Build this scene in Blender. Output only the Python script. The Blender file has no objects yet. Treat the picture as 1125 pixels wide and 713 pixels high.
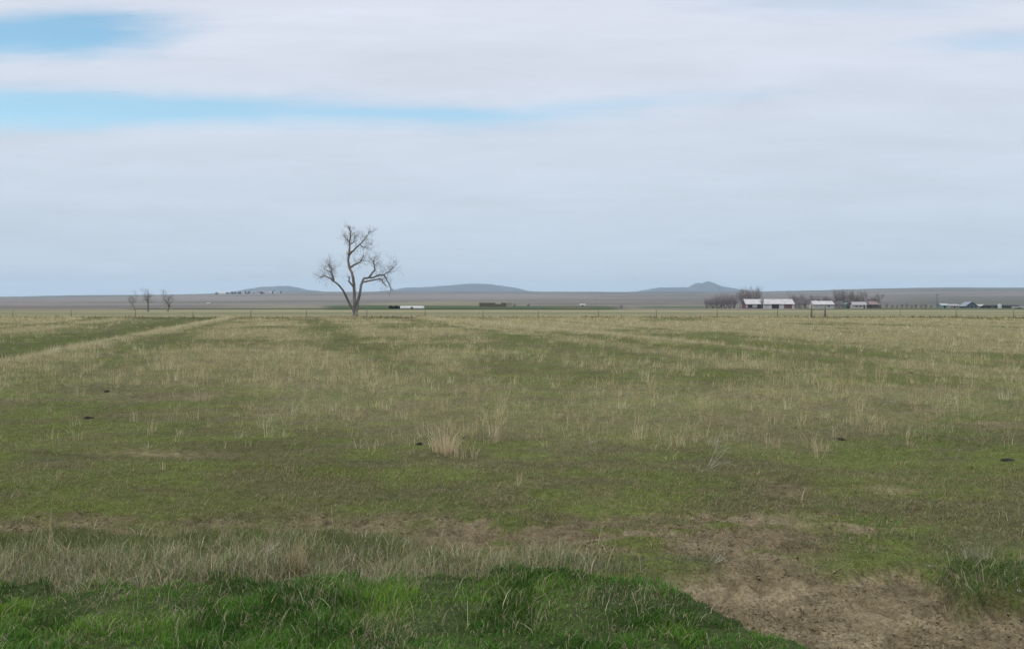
import bpy, bmesh, math, random
import numpy as np
from mathutils import Vector

C = bpy.context.scene.collection
EYE = 2.4          # camera height above the pasture
F = 1000.0         # focal length in photo pixels
CX, HY = 562.5, 328.0


# ------------------------------------------------------------------ noise
def _hash(ix, iy, seed):
    n = (ix.astype(np.int64) * 374761393 + iy.astype(np.int64) * 668265263 + seed * 1442695041) & 0xFFFFFFFF
    n = ((n ^ (n >> 13)) * 1274126177) & 0xFFFFFFFF
    n = (n ^ (n >> 16)) & 0xFFFFFFFF
    n = (n * 2246822519) & 0xFFFFFFFF
    n = n ^ (n >> 15)
    return n.astype(np.float64) / 4294967295.0


def vnoise(x, y, seed=0):
    x = np.asarray(x, float); y = np.asarray(y, float)
    ix = np.floor(x); iy = np.floor(y)
    fx = x - ix; fy = y - iy
    fx = fx * fx * (3 - 2 * fx); fy = fy * fy * (3 - 2 * fy)
    a = _hash(ix, iy, seed); b = _hash(ix + 1, iy, seed)
    c = _hash(ix, iy + 1, seed); d = _hash(ix + 1, iy + 1, seed)
    return (a * (1 - fx) + b * fx) * (1 - fy) + (c * (1 - fx) + d * fx) * fy


def fbm(x, y, seed=0, octaves=4):
    s = 0; amp = 0.5; tot = 0
    for o in range(octaves):
        s = s + amp * vnoise(x, y, seed + o * 17); tot += amp
        x = x * 2.03 + 11.3; y = y * 2.03 - 7.1; amp *= 0.5
    return s / tot


def sst(a, b, x):
    t = np.clip((np.asarray(x, float) - a) / (b - a), 0, 1)
    return t * t * (3 - 2 * t)


# ------------------------------------------------------------------ ground layout
def to_uv(x, y):
    """bearing and dip of a ground point seen from the roadside, used as plain map coordinates"""
    yy = np.maximum(y, 0.6)
    return CX + F * x / yy, HY + F * EYE / yy


PROF_D = np.array([1, 126, 160, 200, 300, 400, 550, 800, 1000.])
PROF_Y = np.array([0, 347.05, 344.6, 342.9, 341.0, 340.0, 339.0, 337.3, 336.0])
CREST_U = np.array([-900, -300, 0, 60, 130, 240, 320, 450, 600, 700, 820, 900, 960, 1010, 1125, 1500, 2200.])
CREST_Y = np.array([324, 325, 326.4, 326, 324.4, 322.6, 321.2, 320.4, 320.6, 321, 320.4, 319.2, 317.2, 316.2, 316.0, 317.5, 320])


def ridge_left(x, y):
    return x - (-18.6 + (y - 35) * (-14.4 / 69))


def ridge_right(x, y):
    return x - (9.5 + (y - 48) * (-19.5 / 61))


def lush_edge(u):
    return np.interp(u, [-400, 0, 150, 300, 420, 480, 560, 660, 720, 770, 810, 860, 900, 1000, 1400],
                     [664, 660, 655, 652, 646, 640, 637, 638, 652, 672, 690, 716, 740, 810, 1000])


def track_top(u):
    return np.interp(u, [560, 600, 660, 740, 800, 860, 1000, 1045, 1090, 1125, 1300],
                     [700, 655, 634, 626, 619, 623, 622, 646, 662, 668, 684])


def masks(x, y):
    """what covers the ground at a point: amounts of lush grass, dead thatch, taller green, bare soil, dry grass"""
    u, v = to_uv(x, y)
    wob = (fbm(x * 1.1, y * 1.1, 3) - .5)
    wob2 = (fbm(x * 4.5, y * 4.5, 7, 3) - .5)
    vw = v + wob * 20 + wob2 * 15
    uw = u + wob * 40 + wob2 * 26
    lush = sst(-7, 7, vw + wob2 * 18 - lush_edge(u)) * (1 - sst(40, 90, u - 1125))
    rbank = sst(1032, 1056, uw) * sst(618, 636, vw) * (1 - sst(660, 667, vw - (u - 1060) * .09))
    that = sst(602, 622, vw) * (1 - lush) * (1 - sst(540, 720, uw))
    mid = sst(584, 593, vw) * (1 - sst(608, 622, vw)) * (1 - sst(400, 520, uw))
    sage = np.exp(-((v - 619 - wob * 10) / 10) ** 2) * sst(590, 640, uw) * (1 - sst(770, 800, uw))
    track = sst(-5, 7, vw - track_top(u)) * (1 - lush) * sst(560, 640, uw) * (1 - rbank)
    patch = fbm(x * .8, y * 1.3, 21, 4)
    patch2 = fbm(x * 2.2, y * 3.0, 29, 4)
    low = np.interp(u, [600, 690, 760, 900, 960], [608, 612, 650, 650, 615])
    d2 = sst(560, 572, vw) * (1 - sst(low - 8, low + 8, vw)) * sst(400, 520, uw) * (1 - sst(840, 960, uw)) * sst(.36, .52, patch * .35 + patch2 * .65 + .03 + .06 * sst(600, 760, u) * (1 - sst(820, 920, u)))
    d3 = sst(562, 570, vw) * (1 - sst(586, 594, vw)) * (1 - sst(440, 540, uw)) * sst(.34, .56, patch * .5 + patch2 * .5) * .75
    d4 = sst(548, 562, vw) * (1 - sst(612, 630, vw)) * sst(800, 860, uw) * sst(.50, .62, patch * .5 + patch2 * .5)
    d5 = sst(.62, .74, fbm(x * .35, y * .7, 41, 4)) * (1 - sst(560, 580, v)) * sst(385, 470, v) * .6
    soil = np.clip(np.maximum.reduce([track, d2, d3, d4, d5]) * (1 - lush) * (1 - sage * .8) * (1 - rbank * .9), 0, 1)
    soil = np.where(y < 1.5, np.maximum(soil, .0), soil)
    # how much dry standing grass there is across the pasture
    base = np.interp(v, [346, 360, 372, 400, 430, 460, 480, 500, 520, 545, 570], [.97, .96, .94, .88, .84, .74, .56, .36, .22, .14, .08])
    big = fbm(x * .10 + 4, y * .06, 51, 4)
    med = fbm(x * .33, y * .22, 57, 3)
    dry = base * (0.2 + 1.6 * sst(.34, .66, big * .55 + med * .45))
    rl = ridge_left(x, y); rr = ridge_right(x, y)
    q = x + .255 * y + 1.2 * (fbm(x * .05, y * .02, 301, 2) - .5)
    row = .5 + .5 * np.sin(q * 2 * math.pi / 5.2) * .6 + .5 * (vnoise(q * .45, y * .004, 303) - .5) * 1.6
    row = np.clip(row, 0, 1)
    ramt = sst(18, 38, y)
    wl = .6 + .004 * y
    far = sst(22, 34, y) * (1 - sst(112, 122, y))
    tan_l = np.exp(-(rl / (.6 * wl)) ** 2) * far * (.6 + .8 * vnoise(x * .2, y * .2, 77))
    tan_r = np.exp(-(rr / (0.6 * wl)) ** 2) * far * (.2 + .8 * sst(34, 60, y)) * (.6 + .5 * vnoise(x * .2, y * .2, 71))
    green_l = sst(.5, 1.3, -rl) * (1 - sst(4.5 + .03 * y, 7 + .04 * y, -rl)) * far
    dark_r = np.exp(-((rr + 1.5) / .8) ** 2) * far
    left_green = sst(345, 250, u) * sst(385, 420, v) * (1 - sst(470, 500, v))
    rightdry = sst(560, 900, u) * sst(420, 450, v) * (1 - sst(490, 510, v))
    dry = dry * (1 + ramt * 1.5 * (row - .5))
    dry = dry * (1 - .92 * green_l) * (1 - .9 * dark_r) * (1 - .45 * left_green) * (1 + .5 * rightdry) + np.maximum(tan_l, tan_r * .8)
    # tan headland before the fence
    dry = np.clip(dry, 0, 1)
    return dict(u=u, v=v, lush=lush, that=that, mid=mid, sage=sage, soil=soil, dry=dry, rbank=rbank, track=track,
                tan=np.maximum(tan_l, tan_r), dark=np.maximum(dark_r, green_l * .3), gl=green_l, dr=dark_r, patch=patch, patch2=patch2)


def height(x, y, detail=True):
    x = np.asarray(x, float); y = np.asarray(y, float)
    d = np.hypot(x, y)
    ahead = np.clip(y / np.maximum(d, .01), -1, 1)
    az = np.arctan2(x, y)
    u = CX + F * np.tan(np.clip(az, -1.05, 1.05))
    # terrain is laid out along depth y ahead of the road, along d behind it
    dd = np.where(ahead > .5, y, d)
    dd = np.maximum(dd, 1.0)
    ya = np.interp(np.log(np.clip(dd, 126, 1000)), np.log(PROF_D[1:]), PROF_Y[1:])
    z1 = EYE - (ya - HY) / F * np.clip(dd, 126, 1000)
    crest = np.interp(u, CREST_U, CREST_Y)
    t = np.clip((np.log(np.maximum(dd, 1000)) - math.log(1000)) / (math.log(6000) - math.log(1000)), 0, 1)
    yb = 336.0 + (crest - 336.0) * (t * (1.25 - .25 * t))
    z2 = EYE - (yb - HY) / F * np.clip(dd, 1000, 6000)
    z = np.where(dd < 126, 0, np.where(dd < 1000, z1, z2))
    past = sst(6000, 9000, dd)
    z = z * (1 - past) - 4 * past
    # broad swells that stay small where the land must stay open to view
    z = z + (fbm(x * .03, y * .03, 5, 3) - .5) * .16 * sst(14, 40, d) * (1 - sst(160, 260, d))
    z = z + (fbm(x * .004, y * .004, 8, 3) - .5) * 1.2 * sst(600, 1800, d) + (fbm(x * .0009, y * .0009, 9, 4) - .5) * 18 * sst(2500, 6000, d) * (1 - past)
    if detail:
        near = d < 140
        xn, yn = x[near], y[near]
        m = masks(xn, yn)
        dn = d[near]
        zz = (fbm(xn * .5, yn * .5, 61, 3) - .5) * .16 * sst(3, 10, dn) * (1 - sst(60, 120, dn))
        zz += (fbm(xn * 2.2, yn * 2.2, 63, 3) - .5) * .07 * (1 - sst(25, 45, dn))
        zz += (fbm(xn * 6, yn * 6, 65, 4) - .5) * .055 * (1 - sst(14, 24, dn)) * (.5 + .9 * m['soil'])
        zz += .12 * m['lush'] + .10 * m['rbank'] - .07 * m['track'] - .02 * m['soil']
        zz += .12 * m['tan'] - .10 * m['dark']
        # hoof and tyre marks in the soil
        ru = vnoise(xn * 9, yn * 5, 81)
        zz -= .05 * m['soil'] * sst(.62, .70, ru) + .03 * m['soil'] * sst(.60, .66, vnoise(xn * 17, yn * 11, 83)) * (1 - sst(12, 16, dn)) * (1 - sst(16, 22, dn))
        z[near] += zz
    return z


SOIL = np.array([.112, .090, .052]); SOIL2 = np.array([.160, .131, .080]); SOILD = np.array([.056, .044, .027])
GREEN = np.array([.096, .116, .030]); LUSHC = np.array([.050, .114, .017]); DRYC = np.array([.330, .288, .170]); THATCH = np.array([.280, .255, .155])


def lerp3(a, b, t):
    return a + (b - a) * np.asarray(t)[..., None]


def ground_colour(x, y):
    n = len(x)
    d = np.hypot(x, y)
    col = np.tile(GREEN, (n, 1))
    near = d < 150
    xn, yn = x[near], y[near]
    m = masks(xn, yn)
    c = np.tile(GREEN * .72, (len(xn), 1))
    c = lerp3(c, np.array([.066, .060, .032]), sst(.38, .64, fbm(xn * .9, yn * 1.6, 91)) * .8)
    c = lerp3(c, DRYC * .85, np.clip(m['dry'] * (.25 + .35 * sst(40, 100, yn)) * sst(9, 25, yn), 0, 1))
    c = lerp3(c, np.array([.095, .082, .054]), m['that'])
    c = lerp3(c, np.array([.034, .046, .016]), m['lush'])
    so = lerp3(np.tile(SOIL, (len(xn), 1)), SOIL2, .75 * sst(.45, .68, fbm(xn * 1.3, yn * 3.4, 95, 5)))
    so = lerp3(so, SOILD, sst(.54, .74, fbm(xn * 3.1, yn * 5.5, 97, 5)) * .3)
    c = lerp3(c, so, m['soil'])
    c = lerp3(c, SOILD, m['rbank'] * .5)
    # weedy strip under the fence, paler rank grass past it
    c = lerp3(c, np.array([.175, .160, .092]), sst(116, 119, yn + 3 * (fbm(xn * .1, yn * .1, 99) - .5)))
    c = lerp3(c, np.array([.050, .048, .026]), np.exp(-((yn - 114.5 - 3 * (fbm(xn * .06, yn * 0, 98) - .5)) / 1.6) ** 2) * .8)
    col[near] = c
    # land past the fence: pasture, winter wheat strips, fallow and far rangeland
    f = ~near
    xf, yf, df = x[f], y[f], d[f]
    lg = np.log(np.maximum(df, 1))
    st = fbm(xf * .004, yf * .012, 101, 4)
    rough = np.tile(np.array([.205, .188, .108]), (len(xf), 1))
    rough = lerp3(rough, np.array([.135, .138, .074]), sst(.35, .65, st))
    fallow = lerp3(np.tile(np.array([.108, .096, .080]), (len(xf), 1)), np.array([.145, .130, .108]), sst(.3, .7, fbm(xf * .002, yf * .004, 103, 4)))
    range_ = lerp3(np.tile(np.array([.158, .144, .126]), (len(xf), 1)), np.array([.108, .102, .088]), sst(.38, .62, fbm(xf * .0011, yf * .0016, 105, 5)))
    range_ = lerp3(range_, np.array([.180, .160, .138]), sst(.55, .7, fbm(xf * .0007, yf * .0030, 107, 4)) * .7)
    wheat = np.array([.038, .062, .022])
    c = rough
    wob = (fbm(xf * .01, xf * 0 + 3, 109, 3) - .5)
    ur = xf / np.maximum(yf, 1)
    c = lerp3(c, fallow, sst(330, 420, yf * (1 + .15 * wob)) * (1 - sst(-.36, -.24, ur) * (1 - sst(-.05, .05, ur)) * .6))
    w1 = sst(-.215, -.195, ur + .01 * wob) * (1 - sst(.10, .135, ur)) * sst(345, 362, yf + 40 * wob) * (1 - sst(950, 1050, yf + 160 * ur * 3))
    c = lerp3(c, wheat, w1 * .9)
    w2 = sst(.13, .15, ur) * (1 - sst(.225, .24, ur)) * sst(560, 590, yf) * (1 - sst(900, 1000, yf))
    c = lerp3(c, wheat * 1.3, w2 * .7)
    w3 = sst(.30, .33, ur) * sst(380, 410, yf) * (1 - sst(620, 680, yf))
    c = lerp3(c, wheat * 1.2, w3 * .75)
    strip = sst(395, 415, yf + 24 * wob) * (1 - sst(560, 590, yf + 24 * wob)) * (1 - sst(.08, .14, ur)) * sst(-.44, -.40, ur)
    c = lerp3(c, np.array([.030, .038, .020]), strip * .9)
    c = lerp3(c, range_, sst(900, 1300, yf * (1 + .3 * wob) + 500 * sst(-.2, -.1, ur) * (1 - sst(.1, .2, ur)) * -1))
    teal = sst(.36, .46, ur) * sst(800, 1000, yf) * (1 - sst(1900, 2400, yf))
    c = lerp3(c, np.array([.080, .085, .068]), teal * .8)
    red = np.exp(-((ur - .07) / .03) ** 2) * sst(540, 580, yf) * (1 - sst(640, 700, yf))
    c = lerp3(c, np.array([.17, .105, .075]), red * .7)
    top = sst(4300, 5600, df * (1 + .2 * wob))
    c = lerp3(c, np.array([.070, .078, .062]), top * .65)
    b = sst(126, 150, df)
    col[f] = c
    # blend pasture into the land past the fence
    nb = near & (d > 112)
    return col


# ------------------------------------------------------------------ materials
def new_mat(name):
    m = bpy.data.materials.new(name)
    m.use_nodes = True
    nt = m.node_tree
    return m, nt, nt.nodes.get('Principled BSDF')


def simple_mat(name, col, rough=.85, spec=.2, var=.25, scale=1.5, stretch=(1, 1, 1), metal=0, bump=0):
    m, nt, b = new_mat(name)
    tc = nt.nodes.new('ShaderNodeTexCoord'); mp = nt.nodes.new('ShaderNodeMapping')
    mp.inputs['Scale'].default_value = stretch
    nt.links.new(tc.outputs['Object'], mp.inputs['Vector'])
    n = nt.nodes.new('ShaderNodeTexNoise'); n.inputs['Scale'].default_value = scale; n.inputs['Detail'].default_value = 5
    nt.links.new(mp.outputs['Vector'], n.inputs['Vector'])
    r = nt.nodes.new('ShaderNodeValToRGB')
    r.color_ramp.elements[0].position = .3; r.color_ramp.elements[1].position = .7
    r.color_ramp.elements[0].color = (*[c * (1 - var) for c in col], 1)
    r.color_ramp.elements[1].color = (*[min(1, c * (1 + var)) for c in col], 1)
    nt.links.new(n.outputs['Fac'], r.inputs['Fac'])
    nt.links.new(r.outputs['Color'], b.inputs['Base Color'])
    b.inputs['Roughness'].default_value = rough
    b.inputs['Specular IOR Level'].default_value = spec
    b.inputs['Metallic'].default_value = metal
    if bump:
        bp = nt.nodes.new('ShaderNodeBump'); bp.inputs['Strength'].default_value = bump; bp.inputs['Distance'].default_value = .03
        nt.links.new(n.outputs['Fac'], bp.inputs['Height']); nt.links.new(bp.outputs['Normal'], b.inputs['Normal'])
    return m


def ribbed_mat(name, col, axis='X', pitch=8, var=.12, rust=0):
    """sheet metal with standing ribs and a little weathering"""
    m, nt, b = new_mat(name)
    tc = nt.nodes.new('ShaderNodeTexCoord')
    w = nt.nodes.new('ShaderNodeTexWave'); w.bands_direction = axis; w.inputs['Scale'].default_value = pitch / 6.28
    nt.links.new(tc.outputs['Object'], w.inputs['Vector'])
    n = nt.nodes.new('ShaderNodeTexNoise'); n.inputs['Scale'].default_value = .6; n.inputs['Detail'].default_value = 6
    nt.links.new(tc.outputs['Object'], n.inputs['Vector'])
    r = nt.nodes.new('ShaderNodeValToRGB')
    r.color_ramp.elements[0].position = .35; r.color_ramp.elements[1].position = .6
    dark = [c * (1 - var) for c in col]
    if rust: dark = [col[0] * (1 - rust) + .22 * rust, col[1] * (1 - rust) + .12 * rust, col[2] * (1 - rust) + .08 * rust]
    r.color_ramp.elements[0].color = (*dark, 1); r.color_ramp.elements[1].color = (*col, 1)
    nt.links.new(n.outputs['Fac'], r.inputs['Fac']); nt.links.new(r.outputs['Color'], b.inputs['Base Color'])
    bp = nt.nodes.new('ShaderNodeBump'); bp.inputs['Strength'].default_value = .4; bp.inputs['Distance'].default_value = .04
    nt.links.new(w.outputs['Fac'], bp.inputs['Height']); nt.links.new(bp.outputs['Normal'], b.inputs['Normal'])
    b.inputs['Roughness'].default_value = .8; b.inputs['Specular IOR Level'].default_value = .12
    return m


def ground_mat():
    m, nt, b = new_mat('ground')
    at = nt.nodes.new('ShaderNodeAttribute'); at.attribute_name = 'albedo'
    geo = nt.nodes.new('ShaderNodeNewGeometry')
    prev = at.outputs['Color']
    for sc, lo, hi in ((38, .62, 1.45), (6.5, .75, 1.28), (.55, .86, 1.15), (.02, .90, 1.10)):
        n = nt.nodes.new('ShaderNodeTexNoise'); n.inputs['Scale'].default_value = sc; n.inputs['Detail'].default_value = 5
        nt.links.new(geo.outputs['Position'], n.inputs['Vector'])
        mr = nt.nodes.new('ShaderNodeMapRange'); mr.inputs['From Min'].default_value = .3; mr.inputs['From Max'].default_value = .7
        mr.inputs['To Min'].default_value = lo; mr.inputs['To Max'].default_value = hi
        nt.links.new(n.outputs['Fac'], mr.inputs['Value'])
        mx = nt.nodes.new('ShaderNodeVectorMath'); mx.operation = 'SCALE'
        nt.links.new(prev, mx.inputs[0]); nt.links.new(mr.outputs['Result'], mx.inputs['Scale'])
        prev = mx.outputs['Vector']
        if sc == 38: fine = n.outputs['Fac']
    nt.links.new(prev, b.inputs['Base Color'])
    bp = nt.nodes.new('ShaderNodeBump'); bp.inputs['Strength'].default_value = .5; bp.inputs['Distance'].default_value = .02
    nt.links.new(fine, bp.inputs['Height']); nt.links.new(bp.outputs['Normal'], b.inputs['Normal'])
    b.inputs['Roughness'].default_value = 1; b.inputs['Specular IOR Level'].default_value = .05
    return m


def blade_mat():
    m, nt, b = new_mat('grass_blade')
    at = nt.nodes.new('ShaderNodeAttribute'); at.attribute_name = 'albedo'
    d = nt.nodes.new('ShaderNodeBsdfDiffuse'); t = nt.nodes.new('ShaderNodeBsdfTranslucent'); mx = nt.nodes.new('ShaderNodeMixShader')
    mx.inputs['Fac'].default_value = .38
    for s in (d, t): nt.links.new(at.outputs['Color'], s.inputs['Color'])
    nt.links.new(d.outputs[0], mx.inputs[1]); nt.links.new(t.outputs[0], mx.inputs[2])
    nt.links.new(mx.outputs[0], nt.nodes['Material Output'].inputs['Surface'])
    nt.nodes.remove(b)
    return m


M = dict(
    ground=ground_mat(), blade=blade_mat(),
    bark=simple_mat('bark', (.165, .152, .140), var=.45, scale=3, stretch=(1, 1, .3), bump=.5),
    twig=simple_mat('twig', (.19, .176, .162), var=.25),
    twig_grey=simple_mat('grey_twig', (.25, .225, .222), var=.25),
    bark_grey=simple_mat('grey_bark', (.11, .096, .092), var=.35, scale=2),
    post=simple_mat('weathered_wood', (.16, .14, .12), var=.4, scale=4, stretch=(1, 1, .2)),
    wire=simple_mat('galvanised_wire', (.11, .10, .095), rough=.6, var=.2),
    white_metal=ribbed_mat('white_sheet_metal', (.42, .43, .42), rust=.4),
    white_wall=ribbed_mat('white_siding', (.44, .45, .43), rust=.35),
    white_old=ribbed_mat('weathered_white_siding', (.44, .43, .40), rust=.45),
    red=simple_mat('barn_red', (.125, .080, .074), var=.3, scale=2, stretch=(3, 3, .5)),
    dark=simple_mat('dark_opening', (.034, .040, .042), var=.3),
    teal=ribbed_mat('teal_sheet_metal', (.17, .225, .215)),
    teal_pale=ribbed_mat('pale_teal_sheet_metal', (.29, .33, .325)),
    blue_roof=ribbed_mat('slate_blue_roof', (.20, .235, .255)),
    blue_wall=simple_mat('slate_blue_wall', (.10, .14, .17), var=.2),
    grey_roof=simple_mat('grey_shingle', (.27, .26, .26), var=.3, scale=4),
    brown_roof=simple_mat('brown_shingle', (.19, .145, .13), var=.3, scale=4),
    brown_wall=simple_mat('brown_siding', (.12, .095, .085), var=.25),
    straw=simple_mat('weathered_hay', (.115, .090, .062), var=.4, scale=1.2, bump=.6),
    straw_pale=simple_mat('pale_hay', (.24, .21, .165), var=.3, scale=1.2, bump=.6),
    glass=simple_mat('window_glass', (.03, .035, .04), rough=.1, spec=.5, var=.1),
    needle=simple_mat('evergreen_needle', (.022, .036, .020), var=.4, scale=2),
    hill=simple_mat('hill_range', (.040, .042, .038), var=.4, scale=.004),
    clod=simple_mat('dark_clod', (.016, .014, .011), var=.5, scale=14, bump=.6),
    stone=simple_mat('pale_stone', (.17, .155, .125), var=.3, scale=12, bump=.4),
    steel=simple_mat('tank_steel', (.42, .46, .42), rough=.5, var=.15),
    pole=simple_mat('pole_wood', (.06, .055, .05), var=.3),
)


# ------------------------------------------------------------------ object helpers
def link(name, me, mat=None, parent=None):
    o = bpy.data.objects.new(name, me); C.objects.link(o)
    if mat is not None and me is not None and not me.materials: me.materials.append(mat)
    if parent is not None: o.parent = parent
    return o


def tag(o, label=None, cat=None, group=None, kind=None):
    if label: o['label'] = label
    if cat: o['category'] = cat
    if group: o['group'] = group
    if kind: o['kind'] = kind
    return o


def empty(name, loc, rz=0):
    o = bpy.data.objects.new(name, None); C.objects.link(o)
    o.location = loc; o.rotation_euler = (0, 0, rz); o.empty_display_size = .2
    return o


def copy_tree(o, parent=None):
    c = o.copy(); C.objects.link(c)
    if parent is not None: c.parent = parent
    for ch in o.children: copy_tree(ch, c)
    return c


def np_mesh(name, verts, faces_idx, face_len, smooth=True, albedo=None):
    me = bpy.data.meshes.new(name)
    nv = len(verts); nl = len(faces_idx); nf = len(face_len)
    me.vertices.add(nv); me.loops.add(nl); me.polygons.add(nf)
    me.vertices.foreach_set('co', np.ascontiguousarray(verts, dtype=np.float32).ravel())
    me.loops.foreach_set('vertex_index', np.ascontiguousarray(faces_idx, dtype=np.int32).ravel())
    st = np.zeros(nf, np.int32); st[1:] = np.cumsum(face_len)[:-1]
    me.polygons.foreach_set('loop_start', st)
    try: me.polygons.foreach_set('loop_total', np.asarray(face_len, np.int32))
    except Exception: pass
    me.update(calc_edges=True)
    me.polygons.foreach_set('use_smooth', np.full(nf, smooth))
    if albedo is not None:
        a = me.attributes.new('albedo', 'FLOAT_COLOR', 'POINT')
        rgba = np.ones((nv, 4), np.float32); rgba[:, :3] = albedo
        a.data.foreach_set('color', rgba.ravel())
    me.update()
    return me


def hz(x, y):
    return float(height(np.array([float(x)]), np.array([float(y)]))[0])


def at(u, d):
    """world point on the ground at bearing u and depth d"""
    x = (u - CX) / F * d
    return Vector((x, d, hz(x, d)))


def on_ground(u, v):
    d = F * EYE / (v - HY)
    return at(u, d)


# ------------------------------------------------------------------ ground sheet
def build_ground():
    r = [1.0, 2.0, 3.0, 4.0]
    d = 4.6
    while d < 17500:
        r.append(d)
        if d < 13: d += .035
        elif d < 130: d += max(.035, .011 * (d - 10) + .03) if d < 40 else d * .009
        elif d < 1200: d *= 1.008
        else: d *= 1.018
    r = np.array(r)
    front = np.linspace(-math.radians(41), math.radians(41), 640)
    back = np.linspace(math.radians(41), 2 * math.pi - math.radians(41), 46)[1:-1]
    az = np.concatenate([front, back])
    R, A = np.meshgrid(r, az, indexing='ij')
    X = (R * np.sin(A)).ravel(); Y = (R * np.cos(A)).ravel()
    Z = height(X, Y)
    col = ground_colour(X, Y)
    nr, na = R.shape
    verts = np.stack([X, Y, Z], 1)
    i, j = np.meshgrid(np.arange(nr - 1), np.arange(na), indexing='ij')
    jn = (j + 1) % na
    quads = np.stack([i * na + j, i * na + jn, (i + 1) * na + jn, (i + 1) * na + j], -1).reshape(-1, 4)[:, ::-1]
    cidx = len(verts)
    verts = np.vstack([verts, [[0, 0, hz(0, .01)]]]); col = np.vstack([col, col[:1]])
    tris = np.stack([np.full(na, cidx), np.arange(na), (np.arange(na) + 1) % na], 1)[:, ::-1]
    idx = np.concatenate([quads.ravel(), tris.ravel()])
    ln = np.concatenate([np.full(len(quads), 4), np.full(len(tris), 3)])
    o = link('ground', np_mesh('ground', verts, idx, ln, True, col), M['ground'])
    tag(o, kind='structure')


# ------------------------------------------------------------------ grass
RNG = np.random.default_rng(11)


def blade_mesh(name, P, h, w, lean_az, bend, col, seg):
    """n blades: P roots, h heights, w widths, lean direction and amount, colour; seg 1, 2 or 3 joints"""
    n = len(P)
    face = RNG.uniform(0, 2 * math.pi, n)
    side = np.stack([np.cos(face), np.sin(face), np.zeros(n)], 1)
    ld = np.stack([np.cos(lean_az), np.sin(lean_az), np.zeros(n)], 1)
    up = np.array([0, 0, 1.])
    rows = []
    for k in range(seg):
        t = k / seg
        c = P + up * (h * t * (1 - .45 * np.minimum(bend, 1.6) * t))[:, None] + ld * (h * bend * t * t)[:, None]
        wd = (w * .5 * (1 - .55 * t))[:, None] * side
        rows += [c - wd, c + wd]
    tip = P + up * (h * (1 - .45 * np.minimum(bend, 1.6)))[:, None] + ld * (h * bend)[:, None]
    rows.append(tip)
    V = np.stack(rows, 1).reshape(-1, 3)
    nvb = 2 * seg + 1
    base = (np.arange(n) * nvb)[:, None]
    pat = []
    ln = []
    for k in range(seg - 1):
        pat += [2 * k, 2 * k + 1, 2 * k + 3, 2 * k + 2]; ln.append(4)
    pat += [2 * seg - 2, 2 * seg - 1, 2 * seg]; ln.append(3)
    idx = (base + np.array(pat)[None]).ravel()
    return np_mesh(name, V, idx, np.tile(ln, n), False, np.repeat(col, nvb, axis=0))


def scatter(dmin, dmax, per_m2, spread=.72):
    """even random points over the wedge of land ahead"""
    area = .5 * (dmax ** 2 - dmin ** 2) * 2 * spread
    n = int(area * per_m2)
    d = np.sqrt(RNG.uniform(dmin ** 2, dmax ** 2, n))
    x = RNG.uniform(-spread, spread, n) * d
    return x, d


def jitter_col(base, n, var=.25, hue=.12, gain=1.65):
    # brightness put into the blade colour, as upright blades catch less skylight
    c = np.tile(base, (n, 1)) if np.ndim(base) == 1 else base.copy()
    c = gain * c * RNG.uniform(1 - var, 1 + var, (n, 1)) * RNG.uniform(1 - hue, 1 + hue, (n, 3))
    return c


def roots(x, y):
    return np.stack([x, y, height(x, y) - .01], 1)


def wind(n):
    return RNG.normal(0.15, 2.0, n)      # leans mostly towards +x


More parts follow.
